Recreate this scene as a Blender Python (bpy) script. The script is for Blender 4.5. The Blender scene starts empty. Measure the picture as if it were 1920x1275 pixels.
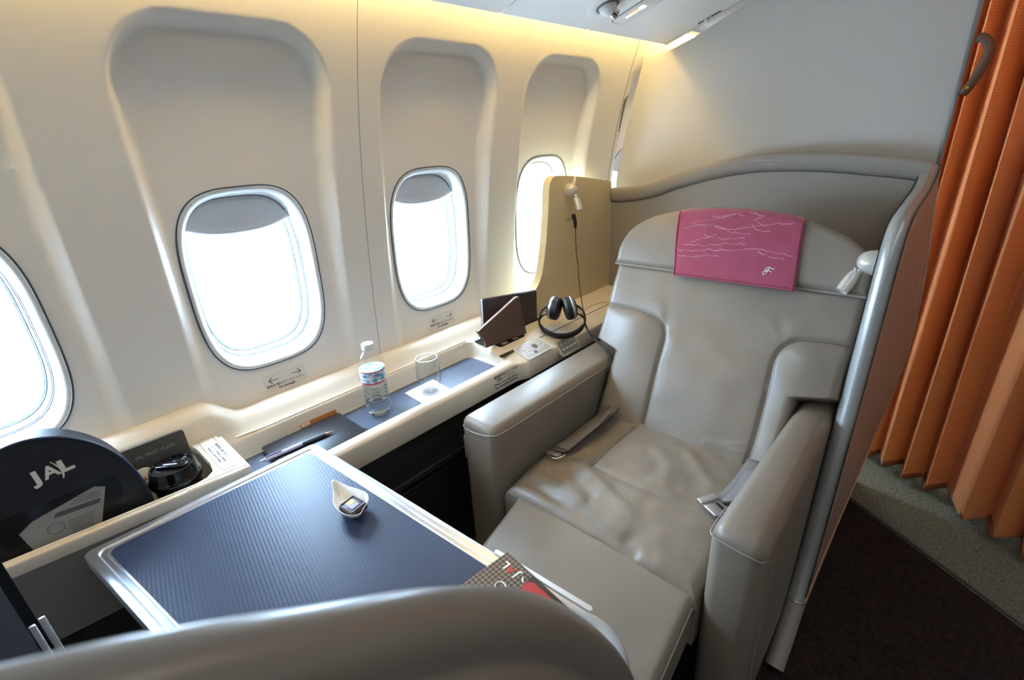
import bpy, bmesh, math, random
from mathutils import Vector, Matrix, noise
random.seed(7)
scene = bpy.context.scene
COL = scene.collection

# ------------------------------------------------------------------ camera
# frame: x = distance from the aisle side towards the window wall (negative), y = along the cabin, z = up
cam_d = bpy.data.cameras.new('camera')
cam = bpy.data.objects.new('camera', cam_d)
COL.objects.link(cam)
yaw, pitch, roll = -0.770979, -0.393222, -0.060636
fwd = Vector((math.sin(yaw) * math.cos(pitch), math.cos(yaw) * math.cos(pitch), math.sin(pitch)))
rt = Vector((math.cos(yaw), -math.sin(yaw), 0))
up = rt.cross(fwd)
rt2 = rt * math.cos(roll) + up * math.sin(roll)
up2 = up * math.cos(roll) - rt * math.sin(roll)
m = Matrix.Identity(4)
for i in range(3):
    m[i][0], m[i][1], m[i][2] = rt2[i], up2[i], -fwd[i]
m[0][3], m[1][3], m[2][3] = 0.0, 0.0, 1.268
cam.matrix_world = m
cam_d.sensor_width = 36
cam_d.lens = 36 * 907.86 / 1920
cam_d.clip_start = 0.02
cam_d.dof.use_dof = True
cam_d.dof.focus_distance = 1.25
cam_d.dof.aperture_fstop = 6.3
scene.camera = cam

# ------------------------------------------------------------------ world, lights, exposure
w = bpy.data.worlds.new('sky')
scene.world = w
w.use_nodes = True
bg = w.node_tree.nodes['Background']
bg.inputs['Color'].default_value = (0.56, 0.76, 1.0, 1)
bg.inputs['Strength'].default_value = 60.0
scene.view_settings.view_transform = 'Standard'
scene.view_settings.look = 'None'
scene.view_settings.gamma = 1.0
scene.view_settings.use_curve_mapping = False
scene.view_settings.exposure = 0.3
scene.cycles.diffuse_bounces = 6
scene.cycles.max_bounces = 11
scene.cycles.transparent_max_bounces = 12
CABIN_W = 9.0
COVE_W = 19.0


def area_light(name, loc, rot, sx, sy, power, color):
    l = bpy.data.lights.new(name, 'AREA')
    l.shape = 'RECTANGLE'
    l.size, l.size_y = sx, sy
    l.energy = power
    l.color = color
    o = bpy.data.objects.new(name, l)
    COL.objects.link(o)
    o.location = loc
    o.rotation_euler = rot
    return o


area_light('cabin_ceiling_light', (0.55, -0.2, 2.12), (0, 0, 0), 0.5, 4.2, CABIN_W, (1.0, 0.96, 0.90))


# ------------------------------------------------------------------ helpers
def lin(c):
    return tuple((v / 255 / 12.92) if v / 255 <= 0.04045 else ((v / 255 + 0.055) / 1.055) ** 2.4 for v in c)


MATS = {}


def mat(name, rgb, rough=0.5, metal=0.0, bump=None, var=None, spec=0.5, emit=None, coat=0.0, sheen=0.0):
    """bump = (scale, strength, distance); var = (scale, amount): small colour variation"""
    if name in MATS:
        return MATS[name]
    mt = bpy.data.materials.new(name)
    mt.use_nodes = True
    nt = mt.node_tree
    b = nt.nodes['Principled BSDF']
    c = lin(rgb)
    b.inputs['Base Color'].default_value = (*c, 1)
    b.inputs['Roughness'].default_value = rough
    b.inputs['Metallic'].default_value = metal
    b.inputs['Specular IOR Level'].default_value = spec
    b.inputs['Coat Weight'].default_value = coat
    b.inputs['Sheen Weight'].default_value = sheen
    if emit:
        b.inputs['Emission Color'].default_value = (*lin(emit[0]), 1)
        b.inputs['Emission Strength'].default_value = emit[1]
    if bump or var:
        tc = nt.nodes.new('ShaderNodeTexCoord')
    if var:
        n = nt.nodes.new('ShaderNodeTexNoise')
        n.inputs['Scale'].default_value = var[0]
        n.inputs['Detail'].default_value = 4
        nt.links.new(tc.outputs['Object'], n.inputs['Vector'])
        r = nt.nodes.new('ShaderNodeValToRGB')
        r.color_ramp.elements[0].position = 0.3
        r.color_ramp.elements[1].position = 0.7
        k = var[1]
        r.color_ramp.elements[0].color = (*[max(0, v * (1 - k)) for v in c], 1)
        r.color_ramp.elements[1].color = (*[min(1, v * (1 + k)) for v in c], 1)
        nt.links.new(n.outputs['Fac'], r.inputs['Fac'])
        nt.links.new(r.outputs['Color'], b.inputs['Base Color'])
    if bump:
        n = nt.nodes.new('ShaderNodeTexNoise')
        n.inputs['Scale'].default_value = bump[0]
        n.inputs['Detail'].default_value = 3
        nt.links.new(tc.outputs['Object'], n.inputs['Vector'])
        bp = nt.nodes.new('ShaderNodeBump')
        bp.inputs['Strength'].default_value = bump[1]
        bp.inputs['Distance'].default_value = bump[2]
        nt.links.new(n.outputs['Fac'], bp.inputs['Height'])
        nt.links.new(bp.outputs['Normal'], b.inputs['Normal'])
    MATS[name] = mt
    return mt


def tag(o, label=None, cat=None, group=None, kind=None):
    if label: o['label'] = label
    if cat: o['category'] = cat
    if group: o['group'] = group
    if kind: o['kind'] = kind
    return o


def thing(name, label, cat, loc, group=None, kind=None):
    o = bpy.data.objects.new(name, None)
    o.empty_display_size = 0.05
    COL.objects.link(o)
    o.location = loc
    return tag(o, label, cat, group, kind)


def link(o, parent=None):
    COL.objects.link(o)
    if parent is not None:
        o.parent = parent
        if parent.type == 'EMPTY':
            o.matrix_parent_inverse = Matrix.Translation(parent.location).inverted()
        else:
            o.matrix_parent_inverse = Matrix.Identity(4)
    return o


def mesh(name, V, F, mt, parent=None, smooth=True, label=None, angle=None):
    me = bpy.data.meshes.new(name)
    me.from_pydata([tuple(v) for v in V], [], F)
    me.validate()
    bm = bmesh.new(); bm.from_mesh(me)
    bmesh.ops.recalc_face_normals(bm, faces=bm.faces)
    bm.to_mesh(me); bm.free()
    return finish(name, me, mt, parent, smooth, label, angle)


def finish(name, me, mt, parent, smooth, label=None, angle=None):
    if mt: me.materials.append(mt)
    if smooth:
        me.shade_smooth()
        if angle: me.set_sharp_from_angle(angle=math.radians(angle))
    o = bpy.data.objects.new(name, me)
    if label: o['label'] = label
    return link(o, parent)


def bmobj(name, bm, mt, parent=None, smooth=True, angle=35, M=None, label=None):
    if M is not None:
        bmesh.ops.transform(bm, matrix=M, verts=bm.verts)
    bmesh.ops.recalc_face_normals(bm, faces=bm.faces)
    me = bpy.data.meshes.new(name)
    bm.to_mesh(me); bm.free()
    return finish(name, me, mt, parent, smooth, label, angle)


def rbox(name, lo, hi, r, mt, parent=None, seg=3, M=None, label=None):
    bm = bmesh.new()
    bmesh.ops.create_cube(bm, size=1)
    s = [hi[i] - lo[i] for i in range(3)]
    for v in bm.verts:
        v.co = Vector([lo[i] + (v.co[i] + 0.5) * s[i] for i in range(3)])
    if r > 0:
        bmesh.ops.bevel(bm, geom=bm.edges[:], offset=min(r, min(s) * 0.499), segments=seg, profile=0.5, affect='EDGES')
    return bmobj(name, bm, mt, parent, M=M, label=label)


def prism(name, pts, fn, a, b, mt, parent=None, bevel=0.0, seg=2, label=None, angle=35):
    """closed 2-d outline extruded from a to b; fn(p, q, t) -> Vector"""
    bm = bmesh.new()
    A = [bm.verts.new(fn(p[0], p[1], a)) for p in pts]
    B = [bm.verts.new(fn(p[0], p[1], b)) for p in pts]
    f1 = bm.faces.new(A); f2 = bm.faces.new(B[::-1])
    n = len(pts)
    for i in range(n):
        bm.faces.new((A[i], B[i], B[(i + 1) % n], A[(i + 1) % n]))
    if bevel > 0:
        es = list(f1.edges) + list(f2.edges)
        bmesh.ops.bevel(bm, geom=es, offset=bevel, segments=seg, profile=0.5, affect='EDGES')
    return bmobj(name, bm, mt, parent, label=label, angle=angle)


XY = lambda p, q, t: Vector((p, q, t))
YZ = lambda p, q, t: Vector((t, p, q))
XZ = lambda p, q, t: Vector((p, t, q))


def tube(name, pts, r, mt, parent=None, n=8, closed=False, label=None, flat=1.0):
    pts = [Vector(p) for p in pts]
    N = len(pts)
    V, F = [], []
    prev = None
    for i in range(N):
        a = pts[i - 1] if (i > 0 or closed) else pts[i]
        b = pts[(i + 1) % N] if (i < N - 1 or closed) else pts[i]
        t = (b - a).normalized()
        if prev is None:
            u = t.orthogonal().normalized()
        else:
            u = (prev - t * prev.dot(t))
            u = u.normalized() if u.length > 1e-6 else t.orthogonal().normalized()
        prev = u
        v = t.cross(u)
        rr = r(i / max(1, N - 1)) if callable(r) else r
        for k in range(n):
            an = 2 * math.pi * k / n
            V.append(pts[i] + u * math.cos(an) * rr + v * math.sin(an) * rr * flat)
    for i in range(N if closed else N - 1):
        j = (i + 1) % N
        for k in range(n):
            F.append((i * n + k, i * n + (k + 1) % n, j * n + (k + 1) % n, j * n + k))
    if not closed:
        F.append(tuple(range(n))); F.append(tuple((N - 1) * n + k for k in range(n))[::-1])
    return mesh(name, V, F, mt, parent, label=label, angle=50)


def lathe(name, prof, c, mt, parent=None, n=40, M=None, label=None, mod=None, angle=40):
    V, F = [], []
    for r, z in prof:
        for k in range(n):
            an = 2 * math.pi * k / n
            rr = r if mod is None else r * mod(an, z)
            V.append(Vector((rr * math.cos(an), rr * math.sin(an), z)))
    L = len(prof)
    for i in range(L - 1):
        for k in range(n):
            F.append((i * n + k, i * n + (k + 1) % n, (i + 1) * n + (k + 1) % n, (i + 1) * n + k))
    if prof[0][0] > 1e-5: F.append(tuple(range(n))[::-1])
    if prof[-1][0] > 1e-5: F.append(tuple((L - 1) * n + k for k in range(n)))
    if M is not None: V = [M @ v for v in V]
    V = [v + Vector(c) for v in V]
    o = mesh(name, V, F, mt, parent, label=label, angle=angle)
    return o


def grid(name, fn, us, vs, mt, parent=None, closed_u=False, label=None, angle=None, thick=0, flip=False):
    V = [fn(u, v) for v in vs for u in us]
    nu = len(us)
    F = []
    for j in range(len(vs) - 1):
        for i in range(nu if closed_u else nu - 1):
            k = (i + 1) % nu
            F.append((j * nu + i, j * nu + k, (j + 1) * nu + k, (j + 1) * nu + i))
    if flip: F = [f[::-1] for f in F]
    me = bpy.data.meshes.new(name)
    me.from_pydata([tuple(v) for v in V], [], F)
    o = finish(name, me, mt, parent, True, label, angle)
    if thick:
        md = o.modifiers.new('thick', 'SOLIDIFY'); md.thickness = abs(thick); md.offset = -1 if thick > 0 else 1
    return o


def lsp(a, b, n): return [a + (b - a) * i / (n - 1) for i in range(n)]
def sstep(a, b, x):
    t = max(0.0, min(1.0, (x - a) / (b - a)))
    return t * t * (3 - 2 * t)
def lerp(a, b, t): return a + (b - a) * t


def interp(pts, x):
    """smooth monotone-ish interpolation through (x, y) pairs"""
    if x <= pts[0][0]: return pts[0][1]
    if x >= pts[-1][0]: return pts[-1][1]
    for i in range(len(pts) - 1):
        x0, y0 = pts[i]; x1, y1 = pts[i + 1]
        if x0 <= x <= x1:
            m0 = (y1 - pts[i - 1][1]) / (x1 - pts[i - 1][0]) if i > 0 else (y1 - y0) / (x1 - x0)
            m1 = (pts[i + 2][1] - y0) / (pts[i + 2][0] - x0) if i + 2 < len(pts) else (y1 - y0) / (x1 - x0)
            h = x1 - x0; t = (x - x0) / h
            return ((2 * t**3 - 3 * t**2 + 1) * y0 + (t**3 - 2 * t**2 + t) * h * m0
                    + (-2 * t**3 + 3 * t**2) * y1 + (t**3 - t**2) * h * m1)


def catmull(pts, k=8, closed=False):
    P = [Vector(p) for p in pts]
    n = len(P); out = []
    for i in range(n if closed else n - 1):
        p0 = P[i - 1] if (i > 0 or closed) else P[i] * 2 - P[i + 1]
        p1 = P[i]; p2 = P[(i + 1) % n]
        p3 = P[(i + 2) % n] if (i + 2 < n or closed) else P[-1] * 2 - P[-2]
        for j in range(k):
            t = j / k
            out.append(0.5 * ((2 * p1) + (p2 - p0) * t + (2 * p0 - 5 * p1 + 4 * p2 - p3) * t * t + (3 * p1 - p0 - 3 * p2 + p3) * t**3))
    if not closed: out.append(P[-1])
    return out


def roundpoly(pts, rs, inset=0.0, seg=8):
    """convex CCW polygon, inset by a distance, corners rounded with radius rs[i]"""
    n = len(pts)
    P = [Vector((p[0], p[1])) for p in pts]
    lines = []
    for i in range(n):
        a, b = P[i], P[(i + 1) % n]
        d = (b - a).normalized(); nn = Vector((-d.y, d.x))
        lines.append((a + nn * inset, d))
    C = []
    for i in range(n):
        (a, d), (b, e) = lines[i - 1], lines[i]
        den = d.x * e.y - d.y * e.x
        t = ((b - a).x * e.y - (b - a).y * e.x) / den
        C.append(a + d * t)
    out = []
    for i in range(n):
        p = C[i]; d0 = (C[i - 1] - p).normalized(); d1 = (C[(i + 1) % n] - p).normalized()
        r = max(0.0005, rs[i] - inset) if isinstance(rs, (list, tuple)) else max(0.0005, rs - inset)
        half = d0.angle(d1) / 2
        L = r / math.tan(half)
        c = p + (d0 + d1).normalized() * (r / math.sin(half))
        s = p + d0 * L; e = p + d1 * L
        a0 = math.atan2((s - c).y, (s - c).x); a1 = math.atan2((e - c).y, (e - c).x)
        while a1 < a0: a1 += 2 * math.pi
        if a1 - a0 > math.pi: a1 -= 2 * math.pi
        for k in range(seg + 1):
            an = lerp(a0, a1, k / seg)
            out.append((c.x + r * math.cos(an), c.y + r * math.sin(an)))
    return out


def frame(origin, right, upv):
    """matrix whose local x = right, local y = up, local z = their cross product"""
    r = Vector(right).normalized(); u = Vector(upv)
    u = (u - r * u.dot(r)).normalized(); n = r.cross(u)
    M = Matrix.Identity(4)
    for i in range(3):
        M[i][0], M[i][1], M[i][2], M[i][3] = r[i], u[i], n[i], origin[i]
    return M


def text(name, body, size, M, mt, parent=None, align='CENTER', label=None, depth=0.0002, shear=0.0, bold=0.0, sx=1.0):
    c = bpy.data.curves.new('t', 'FONT')
    c.body = body; c.size = size; c.align_x = align; c.align_y = 'CENTER'
    c.extrude = depth; c.shear = shear; c.offset = bold; c.resolution_u = 3
    o = bpy.data.objects.new('t', c); COL.objects.link(o)
    dg = bpy.context.evaluated_depsgraph_get()
    me = bpy.data.meshes.new_from_object(o.evaluated_get(dg))
    bpy.data.objects.remove(o); bpy.data.curves.remove(c)
    me.name = name
    me.transform(M @ Matrix.Diagonal((sx, 1, 1, 1)))
    me.materials.clear()
    return finish(name, me, mt, parent, False, label)


def polydist(px, py, pl):
    best = 9
    for i in range(len(pl) - 1):
        ax, ay = pl[i][0], pl[i][1]; bx, by = pl[i + 1][0], pl[i + 1][1]
        dx, dy = bx - ax, by - ay
        t = max(0, min(1, ((px - ax) * dx + (py - ay) * dy) / (dx * dx + dy * dy + 1e-12)))
        d = math.hypot(px - ax - t * dx, py - ay - t * dy)
        if d < best: best = d
    return best


def fbm(x, y, z=0, s=1): return noise.noise(Vector((x * s, y * s, z)))


# ------------------------------------------------------------------ materials
M_WALL = mat('sidewall_plastic', (236, 234, 229), 0.55, bump=(900, 0.08, 0.001))
M_BEZEL = mat('window_bezel_plastic', (228, 228, 226), 0.4)
M_SHADE = mat('window_shade_plastic', (226, 228, 230), 0.5)
M_SEAL_GAP = mat('dark_seal_and_gap_shade', (70, 75, 82), 0.6)  # rubber seals, and the painted shade in the bezel gap
M_OUTER = mat('outer_window_frame', (205, 222, 235), 0.45)
M_CONS = mat('console_cream_plastic', (222, 211, 192), 0.42, bump=(1200, 0.05, 0.0006))
M_DARKCAV = mat('dark_body_and_cavity', (34, 32, 32), 0.6)  # near-black; below console and box it stands in for the cavity's shade
M_LEATHER = mat('taupe_leather', (128, 117, 104), 0.40, bump=(420, 0.22, 0.0012), var=(9, 0.05))
M_SEAM = mat('leather_seam', (84, 78, 72), 0.6)
M_PIPE = mat('leather_piping', (150, 142, 132), 0.45)
M_SHELL = mat('shell_taupe_laminate', (150, 142, 132), 0.5, bump=(700, 0.06, 0.0008))
M_SILVER = mat('silver_grey_lacquer', (168, 168, 164), 0.3, metal=0.35)
M_SHELLOUT = mat('shell_outer_rose_taupe', (158, 130, 114), 0.45)
M_CHROME = mat('polished_metal', (215, 216, 220), 0.14, metal=1.0)
M_SATIN = mat('satin_aluminium', (196, 198, 203), 0.3, metal=0.9)
M_BULK = mat('bulkhead_grey_fabric', (206, 203, 195), 0.8, bump=(1500, 0.12, 0.0008))
M_BLACK = mat('black_plastic', (18, 18, 20), 0.35)
M_BLACKG = mat('black_gloss', (10, 10, 12), 0.12)
M_WHITE = mat('white_plastic', (238, 238, 236), 0.4)
M_INK = mat('dark_grey_ink', (70, 70, 74), 0.7)
M_PAPER = mat('white_paper', (238, 238, 235), 0.8)
M_PSU = mat('overhead_panel_plastic', (234, 233, 228), 0.5)
M_GASK = mat('panel_gap', (120, 119, 116), 0.7)

# ================================================================== THE SETTING
# ---- sidewall
WPROF = [(0.0, -1.16), (0.3, -1.22), (0.55, -1.237), (0.8, -1.222), (1.0, -1.200), (1.2, -1.168), (1.35, -1.135),
         (1.5, -1.090), (1.6, -1.052), (1.75, -0.985), (1.95, -0.87)]
WIN_Y = [-0.129, 0.406, 0.941, 1.476, 2.090, -0.678, -1.211, -1.744]
WIN_Z, WIN_A, WIN_B, WIN_N = 0.986, 0.153, 0.220, 3.3
CELL = [(-0.4115, 0.1225), (0.1225, 0.690), (0.6915, 1.1925), (1.1925, 1.870), (1.874, 2.40), (-0.9445, -0.4125), (-1.4775, -0.9445), (-2.10, -1.4775)]


def recess(y, z):
    d = 0.0
    for wy in WIN_Y:
        yc = wy + 0.012
        hw, r, top = 0.203, 0.118, 1.505
        qx = abs(y - yc) - (hw - r)
        qz = (z - (top - r)) if z > top - r else -1
        sd = math.hypot(max(qx, 0), max(qz, 0)) - r if (qx > 0 or qz > 0) else max(qx, qz) - r
        depth = 0.046 * sstep(0.40, 1.35, z)
        wd = lerp(0.036, 0.016, sstep(1.15, 1.45, z))
        d = max(d, depth * sstep(0.0, wd, -sd))
    return d


def wall_pt(y, z): return Vector((interp(WPROF, z) - recess(y, z), y, z))


wall = thing('wall_left', 'off-white aircraft cabin sidewall with soft recesses around each window', None, (-1.22, 0.8, 0), kind='structure')


def win_outline(th, inset=0.0):
    a, b = WIN_A - inset, WIN_B - inset
    c, s = math.cos(th), math.sin(th)
    return (a * math.copysign(abs(c) ** (2 / WIN_N), c), b * math.copysign(abs(s) ** (2 / WIN_N), s))


def wall_cell(wy, y0, y1, z0=0.40, z1=1.27):
    angs = set(2 * math.pi * k / 240 for k in range(240))
    # make sure rays reach the cell corners
    corner = [(y0 - wy, z0 - WIN_Z), (y1 - wy, z0 - WIN_Z), (y1 - wy, z1 - WIN_Z), (y0 - wy, z1 - WIN_Z)]
    angs |= set(math.atan2(q, p) % (2 * math.pi) for p, q in corner)
    angs = sorted(angs)
    rings = [0, 0.01, 0.025, 0.045] + [0.045 + 0.955 * (i / 70) for i in range(1, 71)]
    V, F = [], []
    for t in rings:
        for th in angs:
            c, s = math.cos(th), math.sin(th)
            # outline point in this direction
            k = (abs(c / WIN_A) ** WIN_N + abs(s / WIN_B) ** WIN_N) ** (-1 / WIN_N)
            oy, oz = c * k, s * k
            ts = []
            if c > 1e-9: ts.append((y1 - wy) / c)
            if c < -1e-9: ts.append((y0 - wy) / c)
            if s > 1e-9: ts.append((z1 - WIN_Z) / s)
            if s < -1e-9: ts.append((z0 - WIN_Z) / s)
            R = min(ts)
            y = wy + lerp(oy, c * R, t); z = WIN_Z + lerp(oz, s * R, t)
            V.append(wall_pt(y, z))
    n = len(angs)
    for i in range(len(rings) - 1):
        for k in range(n):
            F.append((i * n + k, i * n + (k + 1) % n, (i + 1) * n + (k + 1) % n, (i + 1) * n + k))
    return V, F


def wall_panel(cells):
    V, F = [], []
    for i in cells:
        v, f = wall_cell(WIN_Y[i], *CELL[i])
        o = len(V); V += v; F += [tuple(q + o for q in g) for g in f]
    me = bpy.data.meshes.new('wall_panel')
    me.from_pydata([tuple(v) for v in V], [], F)
    bm = bmesh.new(); bm.from_mesh(me)
    bmesh.ops.remove_doubles(bm, verts=bm.verts, dist=0.0004)
    bmesh.ops.recalc_face_normals(bm, faces=bm.faces)
    bm.to_mesh(me); bm.free()
    o_ = finish('wall_panel', me, M_WALL, wall, True)
    y0, y1 = CELL[cells[0]][0], CELL[cells[-1]][1]
    st = 0.006 if 0 <= cells[0] <= 3 else 0.03
    grid('wall_panel_top', lambda y, z: wall_pt(y, z), lsp(y0, y1, int((y1 - y0) / st) + 2), lsp(1.266, 1.80, int(0.534 / st) + 2), M_WALL, o_)
    return o_


wall_panel([0, 1])
wall_panel([2, 3])
wall_panel([4])
wall_panel([7, 6, 5])
grid('wall_panel', lambda y, z: Vector((interp(WPROF, z), y, z)), lsp(2.40, 3.6, 20), lsp(0.0, 1.8, 50), M_WALL, wall)
grid('wall_panel', lambda y, z: Vector((interp(WPROF, z), y, z)), lsp(-2.7, -2.10, 4), lsp(0.0, 1.8, 50), M_WALL, wall)
grid('wall_panel', lambda y, z: Vector((interp(WPROF, z), y, z)), [-2.10, 2.40], lsp(0.0, 0.40, 12), M_WALL, wall)
for ys in (0.6908, 1.872, -0.412):   # closing strips behind the panel joints
    grid('joint_strip', lambda y, z: Vector((interp(WPROF, z) - 0.0018, y, z)), [ys - 0.03, ys + 0.03], lsp(0.35, 1.8, 40), M_GASK, wall)

# ---- windows
for wi, wy in enumerate(WIN_Y):
    win = thing('window_%d' % (wi + 1), ['cabin window at the left edge of the frame', 'large cabin window above the water bottle side of the console',
                                         'cabin window behind the drinking glass', 'cabin window partly hidden by the seat side panel', 'cabin window behind the grey bulkhead', 'cabin window ahead of the seat', 'cabin window further ahead of the seat', 'foremost cabin window'][wi],
                None, (-1.22, wy, WIN_Z - WIN_B), kind='structure')
    TH = [2 * math.pi * k / 96 for k in range(96)]
    # window plane: straight chord of the recessed wall
    pb, pt_ = wall_pt(wy, WIN_Z - WIN_B), wall_pt(wy, WIN_Z + WIN_B)

    def wp(y, z, depth):
        s = wall_pt(wy + y, WIN_Z + z)
        ch = lerp(pb.x, pt_.x, (z + WIN_B) / (2 * WIN_B))
        k = sstep(0.0, 0.02, depth)
        return Vector((lerp(s.x, ch, k) - depth, wy + y, WIN_Z + z))

    def rings(prof, name, mt, parent):
        return grid(name, lambda th, i: wp(*win_outline(th, prof[int(i)][0]), prof[int(i)][1]), TH, range(len(prof)), mt, parent, closed_u=True, angle=50)

    bez = rings([(-0.012, 0.0012), (-0.012, 0.024), (0.003, 0.024), (0.0032, 0.003), (0.0045, -0.0015), (0.007, -0.0022), (0.011, -0.0005), (0.017, 0.010),
                 (0.021, 0.026), (0.0225, 0.040), (0.023, 0.046)], 'bezel', M_BEZEL, win)
    tube('outline_gap_shade', [wp(*win_outline(th, 0.0014), -0.0012) for th in TH], 0.0017, M_SEAL_GAP, bez, n=6, closed=True)  # dark ring painted in for the shade of the bezel gap
    rings([(0.019, 0.046), (0.0245, 0.0465), (0.0255, 0.0495)], 'seal', M_SEAL_GAP, bez)
    rings([(0.021, 0.0495), (0.0275, 0.0505), (0.0300, 0.068), (0.0305, 0.071)], 'inner_frame', M_BEZEL, win)
    rings([(0.027, 0.071), (0.0325, 0.0715), (0.0335, 0.075)], 'seal', M_SEAL_GAP, win)
    rings([(0.029, 0.075), (0.036, 0.076), (0.042, 0.105), (0.046, 0.110), (0.060, 0.112)], 'outer_frame', M_OUTER, win)
    # outside skirt so no light enters round the frame
    rings([(-0.012, 0.024), (-0.012, 0.112), (0.060, 0.1125)], 'backing_frame', M_OUTER, win)
    V = [wp(*win_outline(th, 0.033), 0.0735) for th in TH]
    if 'window_pane' not in MATS:
        mt = bpy.data.materials.new('window_pane'); mt.use_nodes = True
        nt = mt.node_tree; nt.nodes.clear()
        out = nt.nodes.new('ShaderNodeOutputMaterial'); mx = nt.nodes.new('ShaderNodeMixShader')
        tr = nt.nodes.new('ShaderNodeBsdfTransparent'); gl = nt.nodes.new('ShaderNodeBsdfGlossy')
        tr.inputs['Color'].default_value = (0.95, 0.98, 1, 1); gl.inputs['Roughness'].default_value = 0.02
        mx.inputs['Fac'].default_value = 0.05
        nt.links.new(tr.outputs[0], mx.inputs[1]); nt.links.new(gl.outputs[0], mx.inputs[2]); nt.links.new(mx.outputs[0], out.inputs['Surface'])
        MATS['window_pane'] = mt
    mesh('pane', V, [tuple(range(96))], MATS['window_pane'], win, smooth=False)
    # shade, pulled a hand's width down
    ys = lsp(-0.1285, 0.1285, 41)

    def shade_pt(y, t):
        a, b = WIN_A - 0.0232, WIN_B - 0.0232
        top = b * max(0.0, 1 - abs(y / a) ** WIN_N) ** (1 / WIN_N)
        bot = min(top, 0.112 + 0.028 * (abs(y) / a) ** 2.5)
        z = lerp(bot, top, t)
        bulge = 0.008 * math.exp(-((z - bot - 0.006) / 0.006) ** 2)
        return wp(y, z, 0.047 - bulge)
    sh = grid('window_shade', shade_pt, ys, [0, 0.04, 0.08, 0.12, 0.18, 0.25, 0.35, 0.5, 0.7, 0.85, 1.0], M_SHADE, win, thick=0.003)
    # daylight portal in the opening (guides sampling of the sky through the window)
    pl = area_light('window_portal', wp(0, 0, 0.15), (0, 0, 0), 2 * WIN_A - 0.08, 2 * WIN_B - 0.08, 1.0, (1, 1, 1))
    pl.matrix_world = frame(wp(0, 0, 0.13), (0, -1, 0), (0, 0, 1))
    pl.data.cycles.is_portal = True
    # small printed notice under the window
    for_sign = wy + 0.004
    if wi in (1, 2):
        sg = thing('no_stowage_sticker', ['clear sticker with two arrows under the large left window', 'clear sticker with two arrows under the window behind the glass'][wi - 1],
                   'sticker', wall_pt(for_sign, 0.69))
        def sgp(y, z): return wall_pt(for_sign + y, z) + Vector((0.0012, 0, 0.0))
        zs = 0.718
        tn = (wall_pt(for_sign, 0.74) - wall_pt(for_sign, 0.70)).normalized()
        MM = frame(sgp(0, zs), (0, 1, 0), tn)
        # film
        prism('film', roundpoly([(-0.055, -0.024), (0.055, -0.024), (0.055, 0.024), (-0.055, 0.024)], 0.004), lambda p, q, t: MM @ Vector((p, q, t)),
              -0.0006, 0.0, mat('sticker_film', (226, 224, 220), 0.4), sg)
        for sgn in (-1, 1):
            cx = 0.030 * sgn
            arrow = [(cx - 0.012 * sgn, 0.0075), (cx + 0.009 * sgn, 0.0075), (cx + 0.009 * sgn, 0.0085), (cx + 0.003 * sgn, 0.0138), (cx + 0.005 * sgn, 0.0150),
                     (cx + 0.0135 * sgn, 0.0066), (cx + 0.005 * sgn, -0.0018), (cx + 0.003 * sgn, -0.0006), (cx + 0.009 * sgn, 0.0047), (cx + 0.009 * sgn, 0.0057), (cx - 0.012 * sgn, 0.0057)]
            prism('arrow', arrow, lambda p, q, t: MM @ Vector((p, q, t)), 0.0001, 0.0004, M_INK, sg)
        text('lettering', '荷物を置かないでください', 0.0085, MM @ Matrix.Translation((0, -0.0085, 0.0003)), M_INK, sg)
        text('lettering', 'No Stowage', 0.0085, MM @ Matrix.Translation((0, -0.0185, 0.0003)), M_INK, sg, bold=0.0002)

# ---- floor, aisle carpet
def carpet_mat(name, c1, c2, scale):
    mt = mat(name, c1, 0.95, spec=0.1)
    nt = mt.node_tree; b = nt.nodes['Principled BSDF']
    tc = nt.nodes.new('ShaderNodeTexCoord')
    mp = nt.nodes.new('ShaderNodeMapping'); mp.inputs['Rotation'].default_value = (0, 0, math.radians(-31))
    nt.links.new(tc.outputs['Object'], mp.inputs['Vector'])
    v = nt.nodes.new('ShaderNodeTexVoronoi'); v.inputs['Scale'].default_value = scale; v.inputs['Randomness'].default_value = 0.35
    nt.links.new(mp.outputs['Vector'], v.inputs['Vector'])
    n = nt.nodes.new('ShaderNodeTexNoise'); n.inputs['Scale'].default_value = scale * 0.7; n.inputs['Detail'].default_value = 5
    nt.links.new(mp.outputs['Vector'], n.inputs['Vector'])
    mx = nt.nodes.new('ShaderNodeMix'); mx.data_type = 'RGBA'
    mx.inputs['A'].default_value = (*lin(c1), 1); mx.inputs['B'].default_value = (*lin(c2), 1)
    cr = nt.nodes.new('ShaderNodeValToRGB'); cr.color_ramp.elements[0].position = 0.35; cr.color_ramp.elements[1].position = 0.65
    nt.links.new(n.outputs['Fac'], cr.inputs['Fac']); nt.links.new(cr.outputs['Color'], mx.inputs['Factor'])
    nt.links.new(mx.outputs['Result'], b.inputs['Base Color'])
    bp = nt.nodes.new('ShaderNodeBump'); bp.inputs['Strength'].default_value = 0.7; bp.inputs['Distance'].default_value = 0.003
    bp.invert = True
    nt.links.new(v.outputs['Distance'], bp.inputs['Height']); nt.links.new(bp.outputs['Normal'], b.inputs['Normal'])
    return mt


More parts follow.
